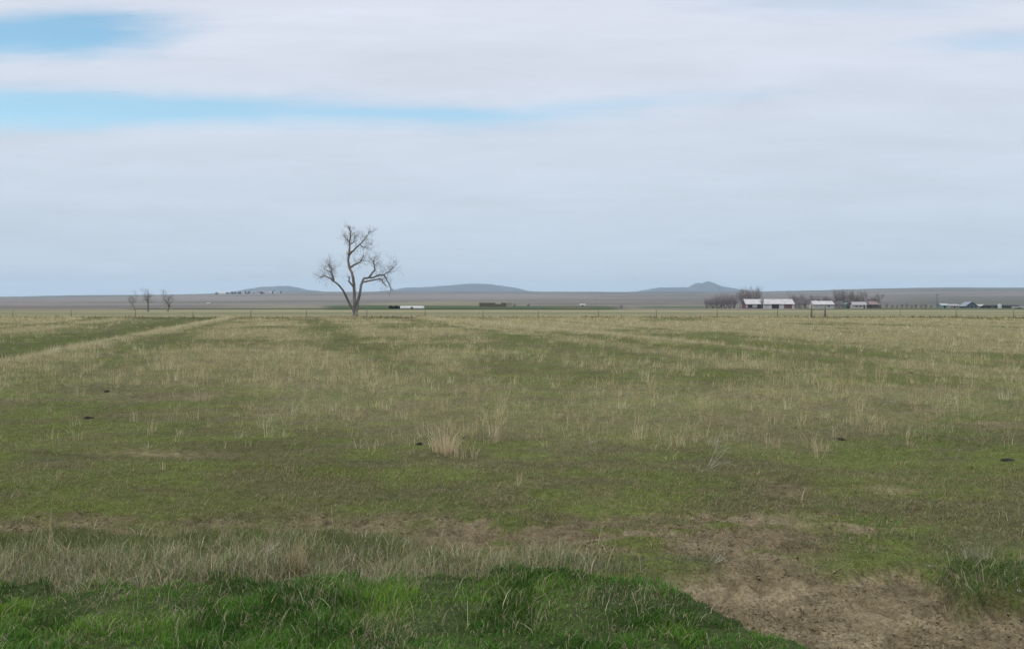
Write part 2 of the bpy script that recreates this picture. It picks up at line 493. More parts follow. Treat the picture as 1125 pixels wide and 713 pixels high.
def build_grass():
    # --- short green pasture turf, thinning with distance
    parts = []

    def add(P, h, w, az, b, col, seg, bucket):
        bucket.append((P, h, w, az, b, col, seg))

    short, lush, thatch, dry = [], [], [], []
    bands = ((5.2, 9.0, 2100, .008, 2), (9.0, 13, 1700, .0085, 2), (13, 20, 950, .011, 1), (20, 34, 330, .016, 1), (34, 62, 80, .030, 1), (62, 122, 16, .060, 1))
    for d0, d1, dens, w, seg in bands:
        x, y = scatter(d0, d1, dens)
        m = masks(x, y)
        clump = fbm(x * 2.6, y * 2.6, 121, 3)
        keep = RNG.uniform(0, 1, len(x)) < (1 - m['soil'] * .93) * (1 - m['lush']) * (1 - .55 * m['that']) * (.50 + .50 * sst(.34, .56, clump * .65 + .35 * fbm(x * .9, y * 1.6, 123, 3)))
        x, y, clump = x[keep], y[keep], clump[keep]
        m = {k: v[keep] for k, v in m.items()}
        n = len(x)
        h = RNG.uniform(.022, .075, n) * (.6 + .8 * clump) * (1 + .9 * (RNG.uniform(0, 1, n) < .06)) * (1 + 1.1 * m['mid'] + .4 * m['rbank'] + .3 * m['sage'])
        h *= np.where(m['soil'] > .5, .6, 1)
        tone = fbm(x * .25, y * .2, 131, 4)
        base = lerp3(lerp3(np.tile(GREEN, (n, 1)), np.array([.120, .122, .052]), sst(.35, .65, tone)), np.array([.060, .098, .022]), sst(.5, .7, fbm(x * .5, y * .35, 133, 3)) * .8)
        base = lerp3(base, np.array([.055, .085, .024]), np.clip(m['gl'] * .8 + m['dr'] * .9, 0, 1))
        base = lerp3(base, np.array([.185, .160, .094]), (1 - np.clip(m['gl'], 0, 1) * .8) * (RNG.uniform(0, 1, n) < (.24 + .35 * m['dry'])) * 1.0)
        base = lerp3(base, np.array([.080, .092, .062]), m['sage'] * .8)
        base = lerp3(base, np.array([.045, .075, .018]), np.clip(m['mid'] + m['rbank'], 0, 1) * .7)
        add(roots(x, y), h, w * RNG.uniform(.6, 1.3, n), wind(n), RNG.uniform(.2, 1.3, n), jitter_col(base, n), seg, short)
    # rank dark weeds along the foot of the fence
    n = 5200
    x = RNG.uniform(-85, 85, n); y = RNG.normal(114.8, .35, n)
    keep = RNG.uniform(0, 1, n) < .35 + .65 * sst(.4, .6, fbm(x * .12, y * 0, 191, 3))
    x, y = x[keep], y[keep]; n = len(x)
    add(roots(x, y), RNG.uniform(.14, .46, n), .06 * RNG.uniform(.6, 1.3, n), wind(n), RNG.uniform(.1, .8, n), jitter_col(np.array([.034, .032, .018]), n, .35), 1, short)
    # --- lush verge
    for d0, d1, dens, w in ((4.6, 6.6, 4600, .0065), (6.6, 9.2, 4600, .0065)):
        x, y = scatter(d0, d1, dens, .75)
        m = masks(x, y)
        clump = fbm(x * 1.9, y * 2.4, 141, 4)
        keep = RNG.uniform(0, 1, len(x)) < m['lush'] * (.45 + .55 * sst(.36, .54, clump * .6 + .4 * fbm(x * 5, y * 6, 145, 2)))
        x, y, clump = x[keep], y[keep], clump[keep]
        n = len(x)
        h = RNG.uniform(.035, .10, n) * (.5 + .85 * sst(.35, .7, clump))
        base = lerp3(np.tile(LUSHC, (n, 1)), np.array([.082, .150, .022]), sst(.45, .7, fbm(x * 1.2, y * 1.2, 143, 3)))
        base = lerp3(base, np.array([.018, .050, .008]), sst(.46, .62, fbm(x * 2.5, y * 2.5, 147, 3)) * .8)
        base = lerp3(base, np.array([.190, .170, .105]), (RNG.uniform(0, 1, n) < .13 + .30 * sst(.55, .7, fbm(x * 1.3, y * 1.3, 149, 3))) * 1.)
        add(roots(x, y), h, w * RNG.uniform(.6, 1.3, n), wind(n), RNG.uniform(.15, 1.0, n), jitter_col(base, n, .3), 3, lush)
    # right bank tufts
    x, y = scatter(6.8, 9.6, 4500, .75)
    m = masks(x, y)
    keep = RNG.uniform(0, 1, len(x)) < m['rbank'] * sst(.3, .5, fbm(x * 2.5, y * 2.5, 151, 3))
    x, y = x[keep], y[keep]; n = len(x)
    add(roots(x, y), RNG.uniform(.03, .11, n), .0065 * RNG.uniform(.6, 1.3, n), wind(n), RNG.uniform(.2, 1.1, n), jitter_col(lerp3(np.tile(np.array([.048, .080, .022]), (n, 1)), np.array([.20, .175, .115]), (RNG.uniform(0, 1, n) < .25) * 1.), n, .35), 3, lush)
    # --- grey-tan thatch of last year's stems on the verge
    for d0, d1, dens in ((6.2, 9.6, 3200),):
        x, y = scatter(d0, d1, dens, .75)
        m = masks(x, y)
        clump = fbm(x * 2.2, y * 2.2, 161, 4)
        amt = m['that'] * (.35 + .8 * sst(.35, .6, clump)) + m['lush'] * .035 + m['rbank'] * .05 + m['mid'] * .10
        keep = RNG.uniform(0, 1, len(x)) < amt
        x, y, clump = x[keep], y[keep], clump[keep]; n = len(x)
        h = RNG.uniform(.06, .24, n) * (.5 + clump)
        base = lerp3(np.tile(THATCH, (n, 1)), np.array([.110, .095, .060]), RNG.uniform(0, 1, n) ** 1.5)
        base = lerp3(base, np.array([.075, .105, .036]), (RNG.uniform(0, 1, n) < .36) * 1.)
        add(roots(x, y), h, .0052 * RNG.uniform(.5, 1.4, n), wind(n), RNG.uniform(.1, 1.0, n), jitter_col(base, n, .3), 3, thatch)
    # --- dry standing stems in tufts over the pasture
    for d0, d1, cl, per, w, hh, seg in ((8.8, 14, 2.2, 11, .006, .22, 3), (14, 24, 9.0, 11, .0055, .27, 3), (24, 40, 9.0, 10, .0095, .31, 2), (40, 70, 6.0, 9, .017, .31, 1), (70, 121, 2.4, 8, .034, .29, 1)):
        x, y = scatter(d0, d1, cl)
        m = masks(x, y)
        keep = RNG.uniform(0, 1, len(x)) < m['dry'] * (1 - m['soil']) * (1 - m['lush']) * (1 - m['that'])
        x, y = x[keep], y[keep]
        # the two pale headland rows that run back to the fence
        k = int((d1 - d0) * 40)
        for fx, lo, frac, sd in ((lambda q: -18.6 + (q - 35) * (-14.4 / 69), 26, .8, .32), (lambda q: 9.5 + (q - 48) * (-19.5 / 61), 28, .75, .32)):
            if d1 <= lo: continue
            ry = RNG.uniform(max(lo, d0), d1, int(k * frac)); rx = fx(ry) + RNG.normal(0, sd, len(ry))
            kk = (vnoise(rx * .3, ry * .15, 181) > .18) & ((frac > .78) | (RNG.uniform(0, 1, len(rx)) < .15 + .85 * sst(34, 60, ry)))
            x = np.concatenate([x, rx[kk]]); y = np.concatenate([y, ry[kk]])
        tn = masks(x, y)['tan']
        n = len(x)
        size = RNG.lognormal(-.25, .42, n) * (1 - .35 * tn)
        cnt = np.maximum(2, (per * size * RNG.uniform(.5, 1.3, n)).astype(int))
        tint = lerp3(np.tile(DRYC, (n, 1)), np.array([.215, .182, .092]), RNG.uniform(0, 1, n))
        tint = lerp3(tint, np.array([.36, .325, .22]), (RNG.uniform(0, 1, n) < .06) + tn * .5)
        taz = wind(n)
        k = np.repeat(np.arange(n), cnt); nn = len(k)
        rad = (.035 + .05 * size[k]) * np.sqrt(RNG.uniform(0, 1, nn)) * (1 + .5 * (d0 > 20))
        a = RNG.uniform(0, 2 * math.pi, nn)
        px = x[k] + rad * np.cos(a); py = y[k] + rad * np.sin(a)
        h = hh * np.minimum(size[k], 1.8) * RNG.uniform(.35, 1.1, nn)
        az = np.where(RNG.uniform(0, 1, nn) < .6, a, taz[k])
        add(roots(px, py), h, w * RNG.uniform(.6, 1.3, nn), az, np.abs(RNG.normal(.15, .5, nn)).clip(.03, 1.5), jitter_col(tint[k], nn, .3, .07), seg, dry)
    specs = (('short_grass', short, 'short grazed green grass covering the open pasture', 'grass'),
             ('lush_grass', lush, 'dark lush green grass along the near road verge', 'grass'),
             ('dead_grass', thatch, 'grey tan matted dead grass band behind the lush verge', 'grass'),
             ('dry_grass', dry, 'pale tan dry grass tufts scattered over the pasture', 'grass'))
    for name, bucket, label, cat in specs:
        # one mesh per cover: join the bands
        V, I, L, K = [], [], [], []
        off = 0
        for args in bucket:
            me = blade_mesh('tmp', *args)
            nv, nl, nf = len(me.vertices), len(me.loops), len(me.polygons)
            v = np.empty(nv * 3, np.float32); me.vertices.foreach_get('co', v)
            i = np.empty(nl, np.int32); me.loops.foreach_get('vertex_index', i)
            l = np.empty(nf, np.int32); me.polygons.foreach_get('loop_total', l)
            c = np.empty(nv * 4, np.float32); me.attributes['albedo'].data.foreach_get('color', c)
            V.append(v.reshape(-1, 3)); I.append(i + off); L.append(l); K.append(c.reshape(-1, 4)[:, :3]); off += nv
            bpy.data.meshes.remove(me)
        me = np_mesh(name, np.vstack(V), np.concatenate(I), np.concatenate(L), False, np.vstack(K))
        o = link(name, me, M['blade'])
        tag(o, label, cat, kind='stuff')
        print(name, len(me.polygons))


def build_litter():
    # broken straw lying on the bare soil, and crumbs of dry earth
    x, y = scatter(5.6, 13, 200, .75)
    m = masks(x, y)
    keep = RNG.uniform(0, 1, len(x)) < m['soil'] * sst(.3, .6, fbm(x * 1.5, y * 1.5, 171, 3))
    x, y = x[keep], y[keep]; n = len(x)
    P = roots(x, y) + np.array([0, 0, .016])
    me = blade_mesh('straw_litter', P, RNG.uniform(.006, .03, n), RNG.uniform(.004, .008, n), RNG.uniform(0, 6.28, n), RNG.uniform(2, 7, n), jitter_col(np.array([.20, .17, .115]), n, .45, gain=1.0), 3)
    tag(link('straw_litter', me, M['blade']), 'broken straw strewn over the bare soil of the track', 'litter', kind='stuff')
    x, y = scatter(5.6, 13, 1500, .75)
    m = masks(x, y)
    keep = RNG.uniform(0, 1, len(x)) < m['soil'] * sst(.35, .65, fbm(x * 1.1, y * 1.4, 173, 3))
    x, y = x[keep], y[keep]; n = len(x)
    sz = np.minimum(RNG.lognormal(-5.0, .55, n), .026)
    oct_ = np.array([[1, 0, 0], [-1, 0, 0], [0, 1, 0], [0, -1, 0], [0, 0, .8], [0, 0, -.8]])
    f = np.array([[0, 2, 4], [2, 1, 4], [1, 3, 4], [3, 0, 4], [2, 0, 5], [1, 2, 5], [3, 1, 5], [0, 3, 5]])
    V = oct_[None] * RNG.uniform(.55, 1.3, (n, 6, 1)) + RNG.normal(0, .2, (n, 6, 3))
    a = RNG.uniform(0, 6.28, n); ca, sa = np.cos(a)[:, None], np.sin(a)[:, None]
    V = np.stack([V[..., 0] * ca - V[..., 1] * sa, V[..., 0] * sa + V[..., 1] * ca, V[..., 2]], -1) * sz[:, None, None] + (roots(x, y) + np.array([0, 0, .012]))[:, None]
    idx = (np.arange(n)[:, None, None] * 6 + f[None]).ravel()
    col = np.repeat(lerp3(np.tile(SOIL * .9, (n, 1)), SOIL2, RNG.uniform(0, 1, n)) * RNG.uniform(.8, 1.2, (n, 1)), 6, axis=0)
    tag(link('dirt_crumbs', np_mesh('dirt_crumbs', V.reshape(-1, 3), idx, np.full(n * 8, 3), False, col), M['ground']), 'loose crumbs of dry earth on the bare soil', 'dirt', kind='stuff')


# ------------------------------------------------------------------ plants that stand out singly
def tuft(name, u, v, n, h, rad, colour, label, bend=(.1, .6), w=.006, group=None, lean=None, cat='dry grass'):
    p = on_ground(u, v)
    a = RNG.uniform(0, 2 * math.pi, n); r = rad * np.sqrt(RNG.uniform(0, 1, n))
    x = p.x + r * np.cos(a); y = p.y + r * np.sin(a)
    P = np.stack([x - p.x, y - p.y, height(x, y) - p.z - .012], 1)
    hh = h * RNG.uniform(.35, 1.0, n)
    az = np.where(RNG.uniform(0, 1, n) < .65, a, RNG.uniform(0, 6.28, n)) if lean is None else RNG.normal(lean, .5, n)
    me = blade_mesh(name, P, hh, w * RNG.uniform(.6, 1.3, n), az, RNG.uniform(*bend, n), jitter_col(np.array(colour), n, .22, .06), 3)
    o = link(name, me, M['blade']); o.location = p
    return tag(o, label, cat, group, 'thing')


class Tubes:
    """branches collected into one mesh"""
    def __init__(s): s.v = []; s.f = []

    def path(s, pts, radii, sides=6):
        pts = [Vector(p) for p in pts]
        base = len(s.v)
        n = len(pts)
        ref = Vector((.13, .97, .2)).normalized()
        for i, p in enumerate(pts):
            t = (pts[min(i + 1, n - 1)] - pts[max(i - 1, 0)])
            t = t.normalized() if t.length > 1e-9 else Vector((0, 0, 1))
            a = t.cross(ref)
            if a.length < 1e-3: a = t.cross(Vector((1, 0, 0)))
            a.normalize(); b = t.cross(a)
            for k in range(sides):
                an = 2 * math.pi * k / sides
                s.v.append(p + (a * math.cos(an) + b * math.sin(an)) * radii[i])
        for i in range(n - 1):
            for k in range(sides):
                k2 = (k + 1) % sides
                s.f.append((base + i * sides + k, base + i * sides + k2, base + (i + 1) * sides + k2, base + (i + 1) * sides + k))
        s.v.append(pts[-1]); e = len(s.v) - 1
        for k in range(sides): s.f.append((base + (n - 1) * sides + k, base + (n - 1) * sides + (k + 1) % sides, e))
        s.v.append(pts[0]); e = len(s.v) - 1
        for k in range(sides): s.f.append((base + (k + 1) % sides, base + k, e))

    def build(s, name, mat, parent=None, smooth=True):
        me = bpy.data.meshes.new(name); me.from_pydata([tuple(v) for v in s.v], [], s.f); me.update()
        me.polygons.foreach_set('use_smooth', [smooth] * len(me.polygons))
        return link(name, me, mat, parent)


def rvec(rng, s=1.0):
    return Vector((rng.gauss(0, s), rng.gauss(0, s), rng.gauss(0, s)))


def grow(tb, rng, p, d, length, rad, level, crook=.25, up=.08, sides=4, kids=(2, 4), minr=.01, spread=.8, shrink=.62):
    """a bare branch with its own side branches"""
    n = max(3, int(4 + level))
    pts = [p.copy()]; rs = [rad]
    d = d.normalized()
    for i in range(n):
        d = (d + rvec(rng, crook) * .8 + Vector((0, 0, up))).normalized()
        pts.append(pts[-1] + d * (length / n)); rs.append(max(minr * .6, rad * (1 - .75 * (i + 1) / n)))
    tb.path(pts, rs, sides if level > 1 else 3)
    if level <= 0: return
    for k in range(rng.randint(*kids)):
        t = rng.uniform(.25, 1.0); i = min(n, max(1, int(t * n)))
        ax = rvec(rng).normalized()
        nd = (d * .7 + ax * spread + Vector((0, 0, up * 2))).normalized()
        grow(tb, rng, pts[i], nd, length * shrink * rng.uniform(.7, 1.25), max(minr, rs[i] * .62), level - 1, crook, up, sides, kids, minr, spread, shrink)


def build_lone_tree():
    D = 126.0; S = D / F
    base = at(390.5, D)
    root = empty('bare_tree', base)
    tag(root, 'tall bare grey cottonwood standing alone at the far edge of the pasture, three crooked limbs', 'tree')
    rng = random.Random(5)
    k = 110 / 654.0

    def P(cx, cy, dep=0):      # sketch units to metres about the foot
        return Vector(((340 + cx * k - 390.5) * S, dep, (346.9 - (240 + cy * k)) * S))

    def limb(pts, r0, r1, tb):
        # resample with small kinks
        out = []; rs = []
        L = len(pts)
        for i in range(L - 1):
            for q in (0, .5):
                out.append(pts[i].lerp(pts[i + 1], q) + rvec(rng, .03)); rs.append(r0 + (r1 - r0) * (i + q) / (L - 1))
        out.append(pts[-1]); rs.append(r1)
        tb.path(out, rs, 8)
        return out

    trunk = Tubes()
    main = limb([P(302, 640), P(298, 600, .05), P(294, 540, .1), P(293, 480, .05), P(292, 430, -.1), P(285, 390, -.2), P(273, 345, -.1), P(257, 302, .1), P(248, 270, .3), P(254, 235, .4), P(261, 185, .3), P(258, 150, .2), P(267, 118, 0)], .27, .10, trunk)
    trunk.path([P(300, 645), P(300, 625), P(301, 600)], [.56, .35, .24], 9)
    trunk.build('trunk', M['bark'], root)
    l1 = Tubes()
    left = limb([P(299, 625), P(285, 592, -.2), P(265, 552, -.5), P(242, 492, -1.0), P(212, 440, -1.5), P(175, 408, -1.9), P(158, 396, -2.1), P(128, 376, -2.2), P(92, 386, -2.2)], .215, .055, l1)
    leftup = limb([P(172, 406, -1.8), P(168, 380, -1.7), P(152, 348, -1.4), P(122, 340, -1.2)], .15, .06, l1)
    left2 = limb([P(160, 350, -1.5), P(158, 325, -1.7), P(140, 300, -1.9)], .08, .04, l1)
    l1.build('limb', M['bark'], root)
    l2 = Tubes()
    right = limb([P(304, 615), P(311, 555, .3), P(320, 505, .6), P(328, 455, .9), P(336, 415, 1.1), P(346, 388, 1.2), P(376, 385, 1.3), P(412, 381, 1.3), P(450, 366, 1.5), P(478, 368, 1.7), P(492, 398, 1.9), P(510, 430, 2.0), P(520, 466, 2.0)], .22, .065, l2)
    right2 = limb([P(338, 412, 1.1), P(352, 410, .8), P(400, 402, .5), P(455, 392, .2), P(474, 398, .1), P(484, 422, 0), P(502, 440, -.1)], .15, .06, l2)
    right3 = limb([P(376, 384, 1.3), P(404, 348, 1.6), P(415, 334, 1.7), P(407, 295, 1.9), P(400, 268, 1.9)], .15, .05, l2)
    right4 = limb([P(470, 366, 1.6), P(505, 350, 1.3), P(535, 325, 1.0), P(562, 296, .8)], .08, .03, l2)
    l2.build('limb', M['bark'], root)
    l3 = {k: Tubes() for k in range(1, 7)}
    c1 = limb([P(256, 238, .4), P(272, 222, 0), P(292, 208, -.4), P(312, 188, -.6), P(332, 172, -.7)], .17, .08, l3[1])
    c1b = limb([P(330, 174, -.7), P(358, 150, -.9), P(380, 122, -1.0), P(398, 88, -1.0)], .08, .03, l3[1])
    c1c = limb([P(330, 174, -.7), P(356, 186, -.3), P(380, 196, 0)], .06, .03, l3[1])
    c2 = limb([P(270, 318, .0), P(286, 302, .5), P(303, 295, .8), P(322, 284, 1.0), P(345, 240, 1.2)], .16, .05, l3[2])
    c3 = limb([P(288, 440, -.1), P(276, 428, -.4), P(264, 412, -.7), P(264, 400, -.8), P(268, 388, -.8)], .15, .07, l3[3])
    c4 = limb([P(260, 160, .2), P(238, 135, .5), P(216, 108, .7)], .07, .03, l3[4])
    c5 = limb([P(266, 122, .0), P(272, 92, -.2), P(264, 62, -.3)], .08, .03, l3[5])
    c6 = limb([P(264, 170, .3), P(285, 150, .6), P(292, 118, .8), P(284, 85, 1.0)], .07, .03, l3[6])
    for t in l3.values(): t.build('limb', M['bark'], root)
    tw = Tubes()
    for path, n, ln, t0 in ((left, 16, 1.3, .6), (leftup, 16, 1.5, .2), (left2, 10, 1.4, .2), (right, 16, 1.1, .6), (right2, 10, .9, .45), (right3, 18, 1.6, .3), (right4, 14, 1.4, .15),
                            (c1, 9, 1.0, .3), (c1b, 16, 1.3, .1), (c1c, 10, 1.2, .2), (c2, 16, 1.3, .4), (c3, 5, .8, .5), (c4, 12, 1.0, .2), (c5, 14, .75, .1), (c6, 14, .9, .2), (main, 22, 1.1, .5)):
        for q in range(int(n * 1.45)):
            t = rng.uniform(t0, 1); i = min(len(path) - 2, int(t * (len(path) - 1)))
            p = path[i].lerp(path[i + 1], rng.random())
            d = (path[i + 1] - path[i]).normalized() * .6 + rvec(rng, .6) + Vector((0, 0, .2))
            grow(tw, rng, p, d, 1.02 * ln * rng.uniform(.45, 1.25), .022, 2, .2, .05, 3, (2, 3), .0085, .8, .62)
    tw.build('crown', M['twig'], root)
    return root


def tree_proto(seed, h, stems=1, trunk_h=.3, rad=.16, kids=(3, 4), level=4, lean=(0, 0), spread=.75, minr=.022, bark='bark_grey', twig='twig_grey'):
    """bare broadleaf tree: trunk and crown meshes, foot at the origin"""
    rng = random.Random(seed)
    tr = Tubes(); cr = Tubes()
    for s in range(stems):
        a = rng.uniform(0, 6.28)
        off = Vector((math.cos(a), math.sin(a), 0)) * (.05 * h * (stems > 1) * rng.random())
        sp = .10 if stems == 1 else .55
        d = Vector((lean[0] + rng.gauss(0, sp), lean[1] + rng.gauss(0, sp), 1)).normalized()
        pts = [off.copy() + Vector((0, 0, -.15))]; rs = [rad]
        for i in range(5):
            d = (d + rvec(rng, .10) + Vector((0, 0, .05))).normalized()
            pts.append(pts[-1] + d * (h * trunk_h / 5)); rs.append(rad * (1 - .09 * (i + 1)))
        tr.path(pts, rs, 6)
        for k in range(rng.randint(*kids) + 1):
            i = rng.choice([3, 4, 5, 5])
            ax = rvec(rng).normalized(); ax.z *= .3
            grow(cr, rng, pts[i], d * .75 + ax * .7 + Vector((0, 0, .25)), h * .40 * rng.uniform(.75, 1.25), rs[i] * .6, level - 1, .2, .12, 4, kids, minr, spread, .66)
    me_t = tr.build('trunk', M[bark]); me_c = cr.build('crown', M[twig])
    # scale the whole so that the top is at h
    top = max(v.co.z for v in me_c.data.vertices)
    for o in (me_t, me_c):
        for v in o.data.vertices: v.co.z *= h / top if v.co.z > 0 else 1
    res = (me_t.data, me_c.data)
    bpy.data.objects.remove(me_t); bpy.data.objects.remove(me_c)
    return res


def tree_from(proto, name, loc, s, rz, label, group=None, cat='tree'):
    root = empty(name, loc, rz); root.scale = (s, s, s)
    link('trunk', proto[0], None, root); link('crown', proto[1], None, root)
    return tag(root, label, cat, group)


# ------------------------------------------------------------------ buildings
def bm_obj(name, bm, mat, parent=None, smooth=False):
    bmesh.ops.recalc_face_normals(bm, faces=bm.faces)
    me = bpy.data.meshes.new(name); bm.to_mesh(me); bm.free()
    if smooth: me.polygons.foreach_set('use_smooth', [True] * len(me.polygons))
    return link(name, me, mat, parent)


def box_bm(bm, x0, x1, y0, y1, z0, z1):
    v = [bm.verts.new(p) for p in ((x0, y0, z0), (x1, y0, z0), (x1, y1, z0), (x0, y1, z0), (x0, y0, z1), (x1, y0, z1), (x1, y1, z1), (x0, y1, z1))]
    for f in ((0, 3, 2, 1), (4, 5, 6, 7), (0, 1, 5, 4), (1, 2, 6, 5), (2, 3, 7, 6), (3, 0, 4, 7)): bm.faces.new([v[i] for i in f])


def box(name, b, mat, parent):
    bm = bmesh.new(); box_bm(bm, *b)
    return bm_obj(name, bm, mat, parent)


def gable(root, L, W, wall_h, ridge_h, wall_mat, roof_mat, end_mat=None, axis='x', over=.35, openings=(), windows=(), sink=.4):
    """walls (long side to the viewer), gable ends, pitched roof with thickness and overhang, doors and windows; ridge along x or y"""
    hx, hy = (L / 2, W / 2)
    bm = bmesh.new()
    # walls as one closed prism
    if axis == 'x':
        prof = [(-hy, -sink), (hy, -sink), (hy, wall_h), (0, ridge_h), (-hy, wall_h)]
        a = [bm.verts.new((-hx, y, z)) for y, z in prof]; b = [bm.verts.new((hx, y, z)) for y, z in prof]
    else:
        prof = [(-hx, -sink), (hx, -sink), (hx, wall_h), (0, ridge_h), (-hx, wall_h)]
        a = [bm.verts.new((x, -hy, z)) for x, z in prof]; b = [bm.verts.new((x, hy, z)) for x, z in prof]
    fa = bm.faces.new(a); fb = bm.faces.new(b[::-1])
    for i in range(5): bm.faces.new((a[i], b[i], b[(i + 1) % 5], a[(i + 1) % 5]))
    if end_mat: fa.material_index = fb.material_index = 1
    o = bm_obj('wall', bm, wall_mat, root)
    if end_mat: o.data.materials.append(end_mat)
    # roof
    half = hy if axis == 'x' else hx; ln = hx if axis == 'x' else hy
    sl = (ridge_h - wall_h) / half; t = .16
    ey, ez = half + over, wall_h - sl * over
    prof = [(-ey, ez + .02), (0, ridge_h + .02), (ey, ez + .02), (ey, ez + .02 + t), (0, ridge_h + .02 + t), (-ey, ez + .02 + t)]
    bm = bmesh.new(); e = ln + over
    if axis == 'x':
        a = [bm.verts.new((-e, y, z)) for y, z in prof]; b = [bm.verts.new((e, y, z)) for y, z in prof]
    else:
        a = [bm.verts.new((x, -e, z)) for x, z in prof]; b = [bm.verts.new((x, e, z)) for x, z in prof]
    for i in range(6): bm.faces.new((a[i], b[i], b[(i + 1) % 6], a[(i + 1) % 6]))
    for s in (a, b): bm.faces.new((s[0], s[1], s[4], s[5])); bm.faces.new((s[1], s[2], s[3], s[4]))
    bm_obj('roof', bm, roof_mat, root)
    fy = -hy
    for name, x0, x1, z0, z1, mat in openings:
        box(name, (x0, x1, fy - .06, fy + .04, z0, z1), mat, root)
    for x0, x1, z0, z1 in windows:
        f = box('window', (x0, x1, fy - .07, fy + .03, z0, z1), M['white_metal'], root)
        box('pane', (x0 + .08, x1 - .08, fy - .085, fy - .055, z0 + .08, z1 - .08), M['glass'], f)


def build_farm():
    D = 550.0; s = D / F
    # long barn
    r = empty('barn', at(843.5, D), math.radians(-2)); tag(r, 'long low barn with white metal roof, dark red gable end and dark door openings', 'barn')
    L = 52 * s
    def X(u): return (u - 843.5) * s
    gable(r, L, 11.5, 2.75, 5.5, M['white_wall'], M['white_metal'], M['red'], openings=(
        ('door', X(829.6), X(835.8), 0, 2.45, M['dark']), ('door', X(845.2), X(853), 0, 2.45, M['dark']), ('door', X(858.5), X(867), 0, 2.55, M['red']),
        ('door', X(819.5), X(824.5), .7, 2.3, M['dark'])))
    box('lean_to', (X(818), X(829), -7.2, -5.85, -.3, .8), M['red'], r)
    # white machine shed
    r = empty('machine_shed', at(902.5, D - 20), math.radians(3)); tag(r, 'small white metal shed standing alone right of the long barn', 'shed')
    gable(r, 12, 7, 2.5, 4.3, M['white_metal'], M['white_metal'], M['white_old'], openings=(('door', -.6, .6, 0, 2.1, M['white_old']),), windows=((2.2, 3.6, 1.0, 1.9),))
    # teal shed
    r = empty('shed', at(930.5, D + 30)); tag(r, 'narrow teal shed among bare trees left of the ranch house', 'shed')
    gable(r, 4.2, 4, 2.4, 3.5, M['teal'], M['teal'], axis='y', openings=(('door', -.7, .7, 0, 2.0, M['dark']),))
    # ranch house
    r = empty('house', at(943, D + 10), math.radians(-8)); tag(r, 'low house with grey shingle roof and white front under bare trees', 'house')
    gable(r, 8.0, 7, 2.2, 3.9, M['white_old'], M['grey_roof'], openings=(('door', 2.2, 3.1, 0, 1.95, M['dark']),), windows=((-2.6, -1.4, .9, 1.8), (-.2, 1.2, .9, 1.8)))
    r.children[1].data.materials  # roof keeps its own material
    r = empty('house', at(958.5, D + 40), math.radians(4)); tag(r, 'brown shingle roofed house just right of the white fronted house', 'house')
    gable(r, 8.5, 7, 2.4, 4.3, M['brown_wall'], M['brown_roof'], openings=(('door', -3.2, -2.3, 0, 2.0, M['dark']),), windows=((-.8, .6, .9, 1.9), (2.0, 3.2, .9, 1.9)))
    # right hand homestead
    D2 = 620.0; s2 = D2 / F
    r = empty('shed', at(1036, D2)); tag(r, 'pale teal metal shed at the left end of the right homestead', 'shed')
    gable(r, 8 * s2, 6, 1.8, 3.0, M['teal_pale'], M['teal_pale'], M['teal'], openings=(('door', -1, .6, 0, 1.7, M['dark']),))
    r = empty('house', at(1046.5, D2 + 15)); tag(r, 'small low white house between pale teal shed and blue gabled building', 'house')
    gable(r, 11 * s2, 6, 1.5, 2.5, M['white_old'], M['grey_roof'], openings=(('door', -.4, .5, 0, 1.45, M['dark']),), windows=((-2.5, -1.3, .5, 1.2), (1.4, 2.7, .5, 1.2)))
    r = empty('house', at(1064, D2)); tag(r, 'slate blue house with its broad gable end facing the pasture', 'house')
    gable(r, 13 * s2, 9, 1.5, 4.2, M['blue_wall'], M['blue_roof'], axis='y', over=.6, openings=(('door', -.5, .5, 0, 1.6, M['glass']),), windows=((1.4, 2.9, .4, 1.4), (-2.9, -1.4, .4, 1.4)))
    r = empty('shed', at(1076, D2 + 5)); tag(r, 'tiny white outbuilding against the right side of the blue gabled house', 'shed')
    gable(r, 8 * s2, 4, 1.4, 2.3, M['white_wall'], M['white_metal'], openings=(('door', -.5, .5, 0, 1.35, M['dark']),))
    for u0, u1, lab in ((1081, 1095.5, 'long low black roofed shed left of the green tank'), (1101, 1118, 'long low black roofed shed right of the green tank')):
        r = empty('livestock_shed', at((u0 + u1) / 2, D2)); tag(r, lab, 'shed')
        gable(r, (u1 - u0) * s2, 5, 1.3, 1.9, M['dark'], M['dark'], over=.25, openings=(('door', -1.2, 1.2, 0, 1.15, M['brown_wall']),))
    # tank
    r = empty('tank', at(1098.3, D2 - 3)); tag(r, 'pale green upright tank between two black roofed sheds', 'tank')
    bm = bmesh.new(); bmesh.ops.create_cone(bm, cap_ends=True, segments=20, radius1=1.3, radius2=1.3, depth=2.4); bmesh.ops.translate(bm, verts=bm.verts, vec=(0, 0, 1.0)); bm_obj('shell', bm, M['steel'], r)
    bm = bmesh.new(); bmesh.ops.create_cone(bm, cap_ends=True, segments=20, radius1=1.36, radius2=.25, depth=.5); bmesh.ops.translate(bm, verts=bm.verts, vec=(0, 0, 2.46)); bm_obj('lid', bm, M['steel'], r)
    # low white trailer at the edge
    r = empty('trailer', at(1122, 540)); tag(r, 'long low white trailer at the far right edge of the homestead', 'trailer')
    box('body', (-5, 5, -1.2, 1.2, .45, 1.25), M['white_metal'], r); box('chassis', (-4.8, 5.6, -1.0, 1.0, .32, .447), M['dark'], r)
